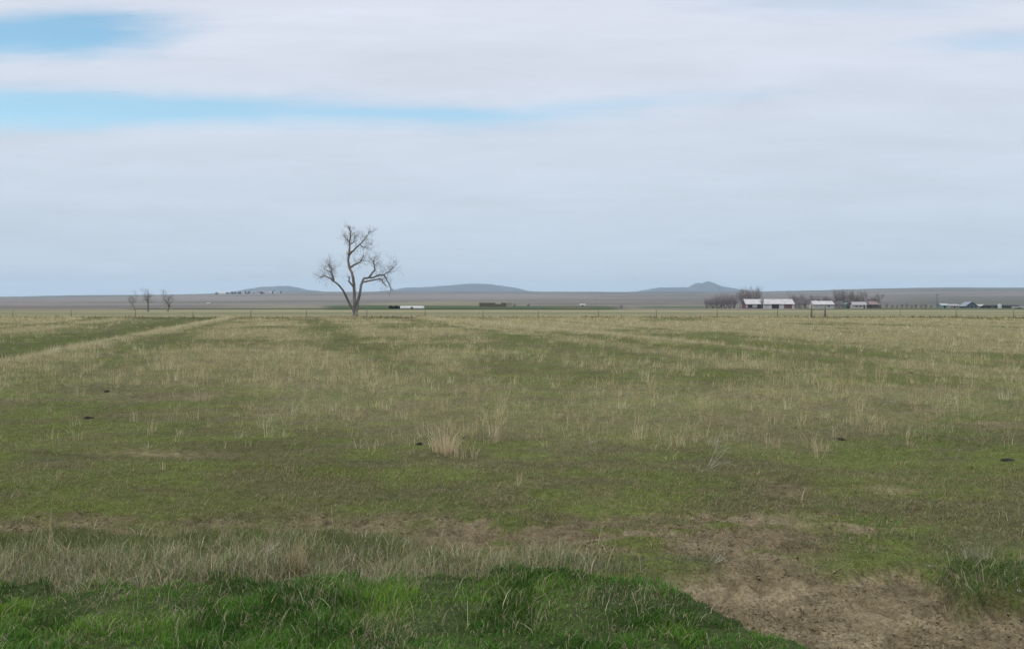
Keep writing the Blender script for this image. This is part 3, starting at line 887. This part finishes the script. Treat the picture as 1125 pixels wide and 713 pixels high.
    for x in (-2.4, -1.3):
        bm = bmesh.new(); bmesh.ops.create_cone(bm, cap_ends=True, segments=14, radius1=.42, radius2=.42, depth=2.5)
        bmesh.ops.rotate(bm, verts=bm.verts, cent=(0, 0, 0), matrix=__import__('mathutils').Matrix.Rotation(math.pi / 2, 3, 'X')); bmesh.ops.translate(bm, verts=bm.verts, vec=(x, 0, .34)); bm_obj('wheel', bm, M['dark'], r)
    # utility pole
    r = empty('utility_pole', at(1029.5, 600)); tag(r, 'dark utility pole rising left of the right homestead', 'pole')
    t = Tubes(); t.path([(0, 0, -.3), (0, 0, 4.5), (0, 0, 9.3)], [.17, .15, .12], 8); t.build('pole', M['pole'], r)
    box('crossarm', (-1.2, 1.2, -.19, -.05, 8.5, 8.68), M['pole'], r)
    for x in (-1.05, -.4, .4, 1.05):
        t = Tubes(); t.path([(x, -.12, 8.66), (x, -.12, 8.9)], [.06, .05], 6); t.build('insulator', M['white_metal'], r)
    # centre: long white low building and hedge, hay
    D3 = 560.
    r = empty('greenhouse', at(453, D3)); tag(r, 'long low white roofed building in the green field right of the lone tree', 'building')
    hw = 13 * D3 / F
    bm = bmesh.new()
    n = 9; prof = [(2.6 * math.cos(math.pi * i / (n - 1)), 1.55 * math.sin(math.pi * i / (n - 1)) + .0) for i in range(n)]
    a = [bm.verts.new((-hw, y, z)) for y, z in prof]; b = [bm.verts.new((hw, y, z)) for y, z in prof]
    for i in range(n - 1): bm.faces.new((a[i], a[i + 1], b[i + 1], b[i]))
    bm.faces.new(a); bm.faces.new(b[::-1]); bm.faces.new((a[0], b[0], b[-1], a[-1]))
    bm_obj('shell', bm, M['white_wall'], r)
    box('door', (-.7, .7, -2.66, -2.5, 0, .9), M['dark'], r)
    p = at(434, D3 + 5); r = empty('hedge', p); tag(r, 'dark evergreen hedge at the left end of the long white building', 'hedge')
    rng = np.random.default_rng(4); n = 1500
    px = rng.uniform(-3.6, 3.6, n); py = rng.normal(0, .6, n); pz = rng.uniform(0, 1.5, n) * (.8 + .25 * np.sin(px * 1.7))
    V = []; I = []
    for k in range(n):
        c = np.array([px[k], py[k], pz[k]]); q = rng.normal(0, .22, (3, 3)); V += [c + q[0], c + q[1], c + q[2]]; I += [3 * k, 3 * k + 1, 3 * k + 2]
    link('foliage', np_mesh('foliage', np.array(V), np.array(I), np.full(n, 3), False), M['needle'], r)
    for x in np.linspace(-3.2, 3.2, 7):
        t = Tubes(); t.path([(x, 0, -.2), (x, 0, 1.0)], [.08, .04], 5); t.build('stem', M['pole'], r)
    # hay stacks: rows of big square bales
    def hay(u0, u1, d, rows, mat, label):
        w = (u1 - u0) * d / F
        r = empty('haystack', at((u0 + u1) / 2, d)); tag(r, label, 'haystack')
        rng = random.Random(int(u0)); nb = max(2, int(w / 2.4)); bw = w / nb
        for zr in range(rows):
            for i in range(nb):
                if zr == rows - 1 and rng.random() < .12: continue
                bm = bmesh.new()
                x0 = -w / 2 + i * bw; j = rng.uniform(-.1, .1)
                box_bm(bm, x0 + .03, x0 + bw - .03, -1.2 + j, 1.2 + j, zr * 1.25 - (.2 if zr == 0 else -.01), zr * 1.25 + 1.24)
                bmesh.ops.bevel(bm, geom=bm.edges[:], offset=.08, segments=2, affect='EDGES')
                bm_obj('bale', bm, mat, r)
    hay(526.5, 556.5, 800, 3, M['straw'], 'long dark brown stack of hay bales on the green field')
    hay(557, 562, 800, 3, M['straw_pale'], 'short paler hay stack against the right end of the brown stack')
    # white speck sheds in the middle distance
    r = empty('shed', at(640, 900)); tag(r, 'tiny white shed far out beyond the middle of the pasture', 'shed')
    gable(r, 5, 4, 1.4, 2.3, M['white_old'], M['white_old'], openings=(('door', -.5, .5, 0, 1.9, M['dark']),))
    r = empty('shed', at(229.5, 1100)); tag(r, 'small white shed on the far plain below the distant town', 'shed')
    gable(r, 3.8, 4, 1.6, 2.5, M['white_old'], M['white_old'], openings=(('door', -.5, .5, 0, 2.0, M['dark']),))


def build_town():
    # far houses on the rise, each a few pixels wide
    D = 4300.0; s = D / F
    rng = random.Random(9)
    rows = [(244.5, 7.5, 3.2, 'largest white building at the left end of the distant town', 'white_old', 'white_metal', 4200),
            (266.5, 4.5, 2.6, None, 'white_wall', 'grey_roof', 4400), (271.5, 3.5, 2.2, None, 'brown_wall', 'grey_roof', 4500), (276, 4.5, 2.8, None, 'white_wall', 'teal_pale', 4350),
            (281, 3, 2.4, None, 'white_old', 'grey_roof', 4500), (284.5, 3.8, 2.8, None, 'white_wall', 'brown_roof', 4300), (289, 3.4, 2.2, None, 'brown_wall', 'brown_roof', 4450),
            (293, 3.5, 2.6, None, 'white_wall', 'grey_roof', 4300), (297, 3, 2.2, None, 'white_old', 'white_metal', 4500), (301.5, 4.2, 2.4, None, 'white_wall', 'grey_roof', 4350), (307, 3.4, 2.0, None, 'white_old', 'grey_roof', 4450)]
    for u, w, h, lab, wm, rm, d in rows:
        s = d / F
        r = empty('house', at(u, d), rng.uniform(-.3, .3))
        L, hh = w * s, h * s
        gable(r, L, L * .6, hh * .55, hh, M[wm], M[rm], sink=3, over=.5)
        tag(r, lab or 'tiny pale house in the distant town on the left rise', 'building' if lab else 'house', None if lab else 'houses of the distant town')
    r = empty('house', at(353.5, 4300)); gable(r, 16, 10, 5, 9, M['white_old'], M['brown_roof'], sink=3, over=.5)
    tag(r, 'lone tiny pale house on the far rise just left of the tall tree', 'house')
    # town trees
    n = 500
    protos = []
    for sd in range(3):
        g = np.random.default_rng(30 + sd)
        V, I = [], []
        for k in range(n):
            a = g.uniform(0, 6.28); z = g.uniform(.12, 1); rr = .42 * math.sin(min(1, z) * 2.9 + .1) ** .7 * math.sqrt(g.random())
            c = np.array([rr * math.cos(a), rr * math.sin(a), z]); q = g.normal(0, .05, (3, 3)); V += [c + q[0], c + q[1], c + q[2]]; I += [3 * k, 3 * k + 1, 3 * k + 2]
        crown = np_mesh('crown', np.array(V), np.array(I), np.full(n, 3), False); crown.materials.append(M['needle'])
        t = Tubes(); t.path([(0, 0, -.2), (0, 0, .3), (0, 0, .8)], [.04, .03, .01], 5); o = t.build('trunk', M['pole']); tr = o.data; bpy.data.objects.remove(o)
        protos.append((tr, crown))
    spots = [237.5, 239.5, 249.5, 255, 256.5, 258.5, 262, 264, 269.5, 273, 274.5, 279, 284, 286.5, 287.8, 294, 299.5, 301, 308.5]
    for i, u in enumerate(spots):
        d = rng.uniform(4220, 4520)
        tree_from(protos[i % 3], 'shade_tree', at(u, d), rng.uniform(7, 15), rng.uniform(0, 6), 'small dark tree among the houses of the distant town', 'trees of the distant town')


def build_trees():
    # three field trees to the left
    for i, (u, top, foot, seed, lean, lab) in enumerate(((149, 319.5, 342.0, 41, (-.28, 0), 'leftmost of three small bare trees beyond the fence, faint and thin'),
                                                         (163, 315.5, 341.6, 42, (0, 0), 'middle of three small bare trees beyond the fence, thick forked trunk'),
                                                         (184, 317, 341.6, 43, (.32, 0), 'rightmost of three small bare trees beyond the fence, trunk leaning right'))):
        d = (250, 225, 228)[i]
        h = 1.12 * (foot - top) * d / F
        pr = tree_proto(seed, h, 1, .30, (.19, .31, .25)[i], (3, 4), 4, lean, 1.1, .015, 'bark', 'twig')
        tree_from(pr, 'bare_tree', at(u, d), 1, 0, lab)
    # farmstead trees
    P = [tree_proto(60 + k, 10, 1 + k % 2, .20, .16, (4, 5), 4, (0, 0), .8, .028) for k in range(5)]
    B = [tree_proto(80 + k, 6, 9, .22, .06, (2, 4), 3, (0, 0), 1.0, .026) for k in range(4)]
    rng = random.Random(3)
    def put(protos, name, items, lab, grp, h0, cat='tree'):
        for i, it in enumerate(items):
            u, d, h = it[:3]
            tree_from(protos[i % len(protos)], name, at(u, d), h / h0, rng.uniform(0, 6.28), it[3] if len(it) > 3 else lab, grp, cat)
    put(B, 'bare_shrub', [(777, 575, 8.0), (783, 590, 10.4), (788, 570, 11.2), (792.5, 595, 11.6), (797, 575, 10.4), (802, 590, 11.4), (806.5, 572, 10)],
        'bare purplish grey shrub in the thicket at the left end of the long barn', 'shrubs in the thicket left of the barn', 6, 'shrub')
    put(P, 'bare_tree', [(813, 585, 14.0), (818, 570, 15.2), (823, 566, 14.6), (828, 580, 13.6), (833, 590, 15.0)],
        'bare tree rising behind the left half of the long barn roof', 'trees behind the long barn', 10)
    put(P, 'bare_tree', [(836.5, 530, 7, 'thin bare tree standing in front of the white barn wall')], None, None, 10)
    put(P, 'bare_tree', [(869.5, 590, 9), (875, 580, 11.8), (880.5, 600, 11.2), (885.5, 585, 10.5), (890, 600, 9.5)],
        'bare tree in the gap between the long barn and the white shed', 'trees between barn and white shed', 10)
    put(B, 'bare_shrub', [(872, 575, 6.5), (878, 570, 7), (884, 577, 6.6)], 'low bare shrub under the trees between barn and white shed', 'shrubs between barn and white shed', 6, 'shrub')
    put(P, 'bare_tree', [(896, 610, 10), (902, 600, 10.5), (908, 590, 10.2), (914, 600, 10.8), (919, 585, 13.0), (924, 598, 13.6), (929, 600, 12.6), (934, 590, 14.0), (939, 600, 13.0), (944, 610, 12.6), (949, 600, 12.0), (955, 612, 10.2), (960, 605, 10.0)],
        'bare grey tree in the dense grove behind the two houses', 'trees in the grove behind the houses', 10)
    put(B, 'bare_shrub', [(917, 560, 5.5), (922, 572, 6.8), (926, 562, 5.0), (935, 575, 6.5), (951, 585, 6.0), (911, 585, 6.5)], 'low bare shrub at the foot of the grove behind the houses', 'shrubs at the foot of the grove', 6, 'shrub')
    put(P, 'bare_tree', [(967.5, 560, 10.6, 'dark leaning bare tree at the right end of the brown roofed house')], None, None, 10)
    put(B, 'bare_shrub', [(974, 600, 4.4), (980, 590, 3.6), (985.5, 605, 3.2), (991, 600, 4), (996, 610, 4.4), (1001, 596, 3.6), (1006, 610, 4), (1012, 600, 3.4), (1017, 605, 3.8), (1023, 600, 3.2)],
        'low bare shrub in the row between the grove and the right homestead', 'shrub row between grove and homestead', 6, 'shrub')
    put(B, 'bare_shrub', [(565.5, 800, 4.2, 'small shrub just right of the pale hay stack'), (580.5, 810, 4.2, 'second small shrub out right of the hay stacks'), (683, 560, 3.0, 'small dark shrub in the far field left of the barn thicket')], None, None, 6, 'shrub')


def build_fence():
    y0 = 115.0
    r = empty('wire_fence', (0, y0, 0)); tag(r, 'wire fence with thin wooden posts along the far edge of the pasture', 'fence')
    rng = random.Random(2)
    us = list(range(-110, 880, 64)) + [985, 1050, 1114, 1180, 1240]
    xs = sorted([(u - CX) / F * y0 + rng.uniform(-.5, .5) for u in us])
    tops = []
    for x in xs:
        z = hz(x, y0); h = rng.uniform(.95, 1.12)
        t = Tubes(); lx = rng.uniform(-.05, .05)
        t.path([(x, 0, z - .3), (x + lx * .5, 0, z + h * .5), (x + lx, 0, z + h)], [.045, .04, .035], 6)
        t.build('post', M['post'], r); tops.append((x + lx, z))
    for u, h, rd in ((891.5, 1.55, .11), (906.5, 1.45, .12)):
        x = (u - CX) / F * y0; z = hz(x, y0)
        t = Tubes(); t.path([(x, 0, z - .4), (x, 0, z + h * .5), (x + .03, 0, z + h)], [rd, rd * .96, rd * .9], 8)
        o = t.build('post', M['post'], r); o['label'] = 'stout tall gate post'
        tops.append((x, z))
    tops.sort()
    x0, x1 = (891.5 - CX) / F * y0, (906.5 - CX) / F * y0; z = hz(x0, y0)
    t = Tubes(); t.path([(x0 + .1, 0, z + .95), (x1 - .1, 0, z + .95)], [.05, .05], 6); t.build('brace_rail', M['post'], r)
    for k in (.3, .6, .9):
        t = Tubes(); t.path([(x, -.06, z + k + .01 * math.sin(x)) for x, z in tops], [.006] * len(tops), 4); t.build('wire', M['wire'], r)


# ------------------------------------------------------------------ hills
def build_hills():
    D = 14000.0
    profs = [([225, 262, 275, 290, 305, 318, 326, 335, 362, 400], [324, 320.2, 317.6, 315.2, 314.4, 314.2, 315.8, 318.2, 321, 325]),
             ([395, 430, 445, 462, 475, 490, 500, 520, 535, 545, 565, 580, 610], [323, 318.6, 316.2, 315.6, 315.0, 314.0, 312.8, 311.6, 312.0, 313.0, 316.0, 319.4, 324]),
             ([660, 700, 715, 727, 740, 757, 763, 767, 771.5, 777, 781, 788, 798, 810, 835, 870], [324, 320, 317.6, 315.8, 315.8, 315.6, 312.6, 310.6, 312.9, 309.3, 311.4, 314.0, 315.4, 318, 320, 325]),
             ([20, 60, 100, 150, 200, 250, 290], [327, 325, 324.2, 324.0, 323.8, 323.0, 324])]
    for k, (us, ys) in enumerate(profs):
        nu, nt = 220, 29
        u = np.linspace(us[0], us[-1], nu)
        d = D if k < 3 else 9500.0
        z = EYE + (HY - np.interp(u, us, ys)) * d / F
        z += (fbm(u * .25, u * 0, 200 + k, 4) - .5) * 12 * sst(0, 120, z)
        x = (u - CX) / F * d
        t = np.linspace(-1, 1, nt)
        X = np.repeat(x[:, None], nt, 1); Y = d + t[None] * (1400 + 500 * fbm(u * .05, u * 0, 220 + k, 2))[:, None] + 0 * X
        fall = (1 - np.abs(t) ** 1.5)[None]
        rough = (fbm(X * .004, Y * .004, 240 + k, 5) - .5)
        Z = np.clip(z, 0, None)[:, None] * fall * (1 + .25 * rough * np.abs(t)[None]) - 12 * (1 - fall)
        V = np.stack([X, Y, Z], -1).reshape(-1, 3)
        i, j = np.meshgrid(np.arange(nu - 1), np.arange(nt - 1), indexing='ij')
        q = np.stack([i * nt + j, (i + 1) * nt + j, (i + 1) * nt + j + 1, i * nt + j + 1], -1).reshape(-1, 4)
        o = link('hill', np_mesh('hill', V, q.ravel(), np.full(len(q), 4), True), M['hill'])
        tag(o, kind='structure')


def build_haze():
    m = bpy.data.materials.new('haze'); m.use_nodes = True
    nt = m.node_tree; nt.nodes.remove(nt.nodes['Principled BSDF'])
    v = nt.nodes.new('ShaderNodeVolumePrincipled')
    v.inputs['Color'].default_value = (.66, .85, 1.0, 1); v.inputs['Density'].default_value = HAZE; v.inputs['Anisotropy'].default_value = .0
    v.inputs['Density Attribute'].default_value = ''
    nt.links.new(v.outputs[0], nt.nodes['Material Output'].inputs['Volume'])
    bm = bmesh.new(); box_bm(bm, -19000, 19000, -19000, 19000, -30, 330)
    o = bm_obj('haze', bm, m); tag(o, 'pale blue haze over the whole plain', 'haze', kind='stuff')


# ------------------------------------------------------------------ small things in the pasture
def lump(name, u, v, size, mat, label, cat, seed, flat=.45, group=None):
    p = on_ground(u, v)
    bm = bmesh.new(); bmesh.ops.create_icosphere(bm, subdivisions=3, radius=1)
    rng = np.random.default_rng(seed); ph = rng.uniform(0, 6, 6)
    for vt in bm.verts:
        c = vt.co
        k = 1 + .16 * math.sin(3 * c.x + ph[0]) + .13 * math.sin(4 * c.y + ph[1] + c.z) + .10 * math.sin(7 * c.x + 5 * c.z + ph[2]) + .07 * math.sin(11 * c.y + ph[3])
        vt.co = Vector((c.x * size * k, c.y * size * .8 * k, max(-.15, c.z) * size * flat * k))
    o = bm_obj(name, bm, mat, None, True); o.location = p + Vector((0, 0, size * flat * .1)); o.rotation_euler.z = ph[4]
    return tag(o, label, cat, group)


def dead_weed(u, v, h, label, seed, lean=(.5, 0), colour='stone_stem', n=7):
    p = on_ground(u, v); rng = random.Random(seed)
    t = Tubes()
    for k in range(n):
        d = Vector((lean[0] + rng.gauss(0, .35), lean[1] + rng.gauss(0, .35), .75 + rng.uniform(-.1, .4)))
        grow(t, rng, Vector((rng.gauss(0, .02), rng.gauss(0, .02), -.02)), d, h * rng.uniform(.6, 1.1), .0048, 2, .10, .0, 4, (1, 3), .0028, .55, .5)
    o = t.build('dead_weed', M[colour]); o.location = p
    return tag(o, label, 'weed')


def build_small():
    M['stone_stem'] = simple_mat('pale_dead_stem', (.34, .32, .24), var=.2)
    M['tan_stem'] = simple_mat('tan_dead_stem', (.30, .25, .15), var=.2)
    lump('dirt_clod', 97, 458.5, .105, M['clod'], 'wide dark clod lying alone in green grass on the left', 'clod', 1, .35)
    lump('dirt_clod', 117.5, 430.5, .075, M['clod'], 'small dark clod in the grass behind the wide left one', 'clod', 2, .5)
    lump('dirt_clod', 460.5, 488.5, .062, M['clod'], 'near black clod just left of the pale central grass clump', 'clod', 3, .6)
    lump('dirt_clod', 1000.5, 409.5, .07, M['clod'], 'small dark clod far out on the right among tan grass', 'clod', 4, .6)
    lump('dirt_clod', 1108, 507.5, .10, M['clod'], 'dark flat clod near the right edge of the pasture', 'clod', 5, .4)
    lump('dirt_clod', 925, 485, .06, M['clod'], 'small dark clod in short grass right of the leaning dead weed', 'clod', 6, .5)
    lump('stone', 772, 667, .055, M['stone'], 'flat pale stone on bare soil beside the lush grass tip', 'stone', 7, .3)
    lump('stone', 851, 653.5, .075, M['stone'], 'pale flat stone slab in the middle of the bare track', 'stone', 8, .2)
    lump('stone', 1120, 659, .032, M['stone'], 'grey stone under the grass bank at the right edge', 'stone', 9, .5)
    lump('stone', 1022, 621, .03, M['stone'], 'small pale stone at the upper edge of the bare track', 'stone', 10, .5)
    tuft('bunch_grass', 488, 497, 130, .58, .19, (.36, .30, .19), 'dense pale tan grass clump in the middle of the pasture', (.05, .6), .009)
    tuft('bunch_grass', 506, 501, 80, .50, .26, (.28, .235, .14), 'looser tan grass clump touching the dense central one on its right', (.1, .8), .008)
    tuft('bunch_grass', 547, 487, 40, .46, .10, (.28, .22, .14), 'small tan grass clump right of the central clumps', (.05, .5), .008)
    tuft('bunch_grass', 900, 497, 40, .30, .12, (.28, .235, .145), 'short tan clump right of the leaning dead weed', (.1, .8), .008)
    tuft('bunch_grass', 848, 493, 34, .34, .12, (.25, .20, .125), 'reddish tan clump between the dead weed and the short tan clump', (.1, .6), .008)
    tuft('bunch_grass', 223, 440, 44, .46, .22, (.26, .22, .14), 'tall tan grass clump left of centre in the green patch', (.05, .5), .012)
    tuft('bunch_grass', 326, 634, 90, .40, .075, (.23, .19, .11), 'tall straw tuft rising from the dead grass band', (.02, .35), .0045)
    tuft('bunch_grass', 327, 636, 30, .30, .10, (.10, .085, .055), 'low brown tuft at the foot of the tall straw tuft', (.1, .7), .005)
    tuft('tall_grass', 58, 612, 9, .42, .03, (.33, .27, .15), 'few tall bent straw stalks at the left edge', (.05, .5), .005)
    tuft('tall_grass', 57, 600, 3, .66, .02, (.33, .28, .16), 'tallest upright straw stalk rising at the left edge', (.0, .10), .0055)
    tuft('tall_grass', 170, 605, 6, .33, .03, (.27, .23, .14), 'thin straw stalks behind the dead grass band on the left', (.05, .4), .004)
    tuft('tall_grass', 290, 612, 8, .26, .05, (.22, .20, .13), 'thin leaning stalks just left of the tall straw tuft', (.3, .9), .004)
    tuft('tall_grass', 1072, 628, 40, .26, .12, (.22, .20, .16), 'grey dead stalks standing on the grass bank at right', (.05, .5), .0045)
    tuft('tall_grass', 588, 704, 10, .24, .03, (.20, .20, .10), 'pale upright stalk in the middle of the lush verge', (.05, .5), .005)
    tuft('tall_grass', 640, 672, 14, .26, .10, (.20, .19, .10), 'thin pale stalks near the tip of the lush verge', (.1, .6), .004)
    dead_weed(778, 516, .46, 'pale branching dead weed leaning right in the pasture', 21, (.75, 0), n=6)
    dead_weed(288, 628, .2, 'pale arched dead weed lying on the dead grass band', 22, (.7, .1), n=6)
    dead_weed(785, 616, .13, 'small pale dry weed flattened on the bare soil', 23, (.6, -.3), n=5)


# ------------------------------------------------------------------ light, sky, camera
SUN_EL, SUN_AZ = math.radians(56), math.radians(-125)      # azimuth from +Y towards +X
HAZE = 5.5e-5
EXPOSURE = 0.40


def build_sky():
    w = bpy.data.worlds.new('World'); bpy.context.scene.world = w; w.use_nodes = True
    nt = w.node_tree; bg = nt.nodes['Background']; bg.inputs['Strength'].default_value = .1
    N = nt.nodes.new; L = nt.links.new
    sky = N('ShaderNodeTexSky'); sky.sky_type = 'NISHITA'; sky.sun_disc = False
    sky.sun_elevation = SUN_EL; sky.sun_rotation = SUN_AZ; sky.air_density = 1.0; sky.dust_density = .6; sky.altitude = 1500
    tc = N('ShaderNodeTexCoord'); sep = N('ShaderNodeSeparateXYZ'); L(tc.outputs['Generated'], sep.inputs[0])

    def math_(op, a, b=None, c=None):
        n = N('ShaderNodeMath'); n.operation = op
        for i, v in enumerate((a, b, c)):
            if v is None: continue
            if isinstance(v, (int, float)): n.inputs[i].default_value = v
            else: L(v, n.inputs[i])
        return n.outputs[0]
    X, Y, Z = sep.outputs
    yc = math_('MAXIMUM', Y, .02)
    u = math_('DIVIDE', X, yc); v = math_('DIVIDE', Z, yc)
    # cloud layer coordinates (a flat deck overhead)
    zc = math_('ADD', math_('MAXIMUM', Z, 0.0), .07)
    cp = N('ShaderNodeCombineXYZ'); L(math_('DIVIDE', X, zc), cp.inputs[0]); L(math_('MULTIPLY', math_('DIVIDE', Y, zc), 1.6), cp.inputs[1])

    def noise(scale, detail, vec=None, rough=.5, dist=0):
        n = N('ShaderNodeTexNoise'); n.inputs['Scale'].default_value = scale; n.inputs['Detail'].default_value = detail; n.inputs['Roughness'].default_value = rough; n.inputs['Distortion'].default_value = dist
        L(vec or cp.outputs[0], n.inputs['Vector']); return n.outputs['Fac']

    def smooth(a, b, val):
        n = N('ShaderNodeMapRange'); n.interpolation_type = 'SMOOTHSTEP'
        n.inputs['From Min'].default_value = a; n.inputs['From Max'].default_value = b; L(val, n.inputs['Value']); return n.outputs['Result']
    soft = noise(.9, 5, None, .55, .4); fine = noise(3.0, 6, None, .6, .3)
    warp = math_('ADD', math_('MULTIPLY', math_('SUBTRACT', soft, .5), 1.9), math_('MULTIPLY', math_('SUBTRACT', fine, .5), .9))

    def gap(u0, v0, a, b, slope, lo, hi, amp):
        du = math_('SUBTRACT', u, u0)
        dv = math_('SUBTRACT', math_('SUBTRACT', v, v0), math_('MULTIPLY', du, slope))
        e = math_('SQRT', math_('ADD', math_('POWER', math_('DIVIDE', du, a), 2), math_('POWER', math_('DIVIDE', dv, b), 2)))
        g = smooth(hi, lo, math_('ADD', e, warp))
        return math_('MULTIPLY', g, amp)
    # long level streaks in the deck
    sp = N('ShaderNodeCombineXYZ'); L(math_('MULTIPLY', u, 2.2), sp.inputs[0]); L(math_('MULTIPLY', v, 22.0), sp.inputs[1])
    streak = noise(1.0, 6, sp.outputs[0], .6, .5)
    sp2 = N('ShaderNodeCombineXYZ'); L(math_('MULTIPLY', u, 9.0), sp2.inputs[0]); L(math_('MULTIPLY', v, 60.0), sp2.inputs[1])
    wisp = noise(1.0, 5, sp2.outputs[0], .65, .8)
    warp = math_('ADD', math_('ADD', math_('MULTIPLY', warp, .45), math_('MULTIPLY', math_('SUBTRACT', streak, .5), 1.7)), math_('MULTIPLY', math_('SUBTRACT', wisp, .5), .55))
    gs = [gap(-.495, .289, .14, .024, .03, .35, 1.5, .97), gap(-.47, .208, .36, .020, -.018, .3, 1.6, .82), gap(-.16, .2035, .24, .0085, -.012, .2, 1.6, .75), gap(.05, .208, .20, .010, .075, .0, 1.5, .42), gap(.53, .28, .12, .014, 0, 0, 1.3, .35), gap(.36, .325, .2, .02, 0, 0, 1.3, .25)]
    g = gs[0]
    for k in gs[1:]: g = math_('MAXIMUM', g, k)
    # the cloud itself: brighter high up, bluer low; gentle streaks
    el = smooth(0.0, .34, Z)
    ramp = N('ShaderNodeMix'); ramp.data_type = 'RGBA'
    L(el, ramp.inputs['Factor']); ramp.inputs['A'].default_value = (4.5, 5.25, 6.0, 1); ramp.inputs['B'].default_value = (5.5, 5.8, 6.65, 1)
    st = math_('ADD', .93, math_('MULTIPLY', soft, .10)); st = math_('ADD', st, math_('MULTIPLY', fine, .04)); st = math_('ADD', st, math_('MULTIPLY', math_('SUBTRACT', streak, .5), .26)); st = math_('ADD', st, math_('MULTIPLY', math_('SUBTRACT', wisp, .5), .09))
    cl = N('ShaderNodeVectorMath'); cl.operation = 'SCALE'; L(ramp.outputs['Result'], cl.inputs[0]); L(st, cl.inputs['Scale'])
    # an overcast deck is brightest overhead
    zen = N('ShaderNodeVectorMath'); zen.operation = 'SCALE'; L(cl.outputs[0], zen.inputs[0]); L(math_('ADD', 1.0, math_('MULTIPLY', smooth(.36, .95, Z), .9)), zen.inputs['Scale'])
    blue = N('ShaderNodeVectorMath'); blue.operation = 'MULTIPLY'; L(sky.outputs[0], blue.inputs[0]); blue.inputs[1].default_value = (1.25, 1.52, 1.33)
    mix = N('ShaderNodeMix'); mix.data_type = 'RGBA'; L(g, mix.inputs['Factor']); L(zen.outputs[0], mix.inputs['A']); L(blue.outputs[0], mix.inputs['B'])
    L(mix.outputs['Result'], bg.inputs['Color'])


def build_light_camera():
    s = bpy.data.lights.new('sun', 'SUN'); s.energy = 1.5; s.angle = math.radians(18); s.color = (1, .96, .9)
    o = bpy.data.objects.new('sun', s); C.objects.link(o)
    d = Vector((math.sin(SUN_AZ) * math.cos(SUN_EL), math.cos(SUN_AZ) * math.cos(SUN_EL), math.sin(SUN_EL)))
    o.rotation_euler = (-d).to_track_quat('-Z', 'Y').to_euler(); o.location = (0, 0, 50)
    cam = bpy.data.cameras.new('camera'); cam.sensor_width = 36; cam.lens = 36 * F / 1125
    cam.shift_y = -(356.5 - HY) / 1125.0; cam.clip_start = .1; cam.clip_end = 60000
    co = bpy.data.objects.new('camera', cam); C.objects.link(co); co.location = (0, 0, EYE); co.rotation_euler = (math.pi / 2, 0, 0)
    sc = bpy.context.scene; sc.camera = co
    vs = sc.view_settings; vs.view_transform = 'Standard'; vs.look = 'None'; vs.gamma = 1; vs.exposure = EXPOSURE; vs.use_curve_mapping = False
    sc.render.resolution_x, sc.render.resolution_y = 1024, 648


build_sky(); build_light_camera()
build_ground(); build_grass(); build_litter(); build_small()
build_lone_tree(); build_trees(); build_farm(); build_town(); build_fence(); build_hills(); build_haze()
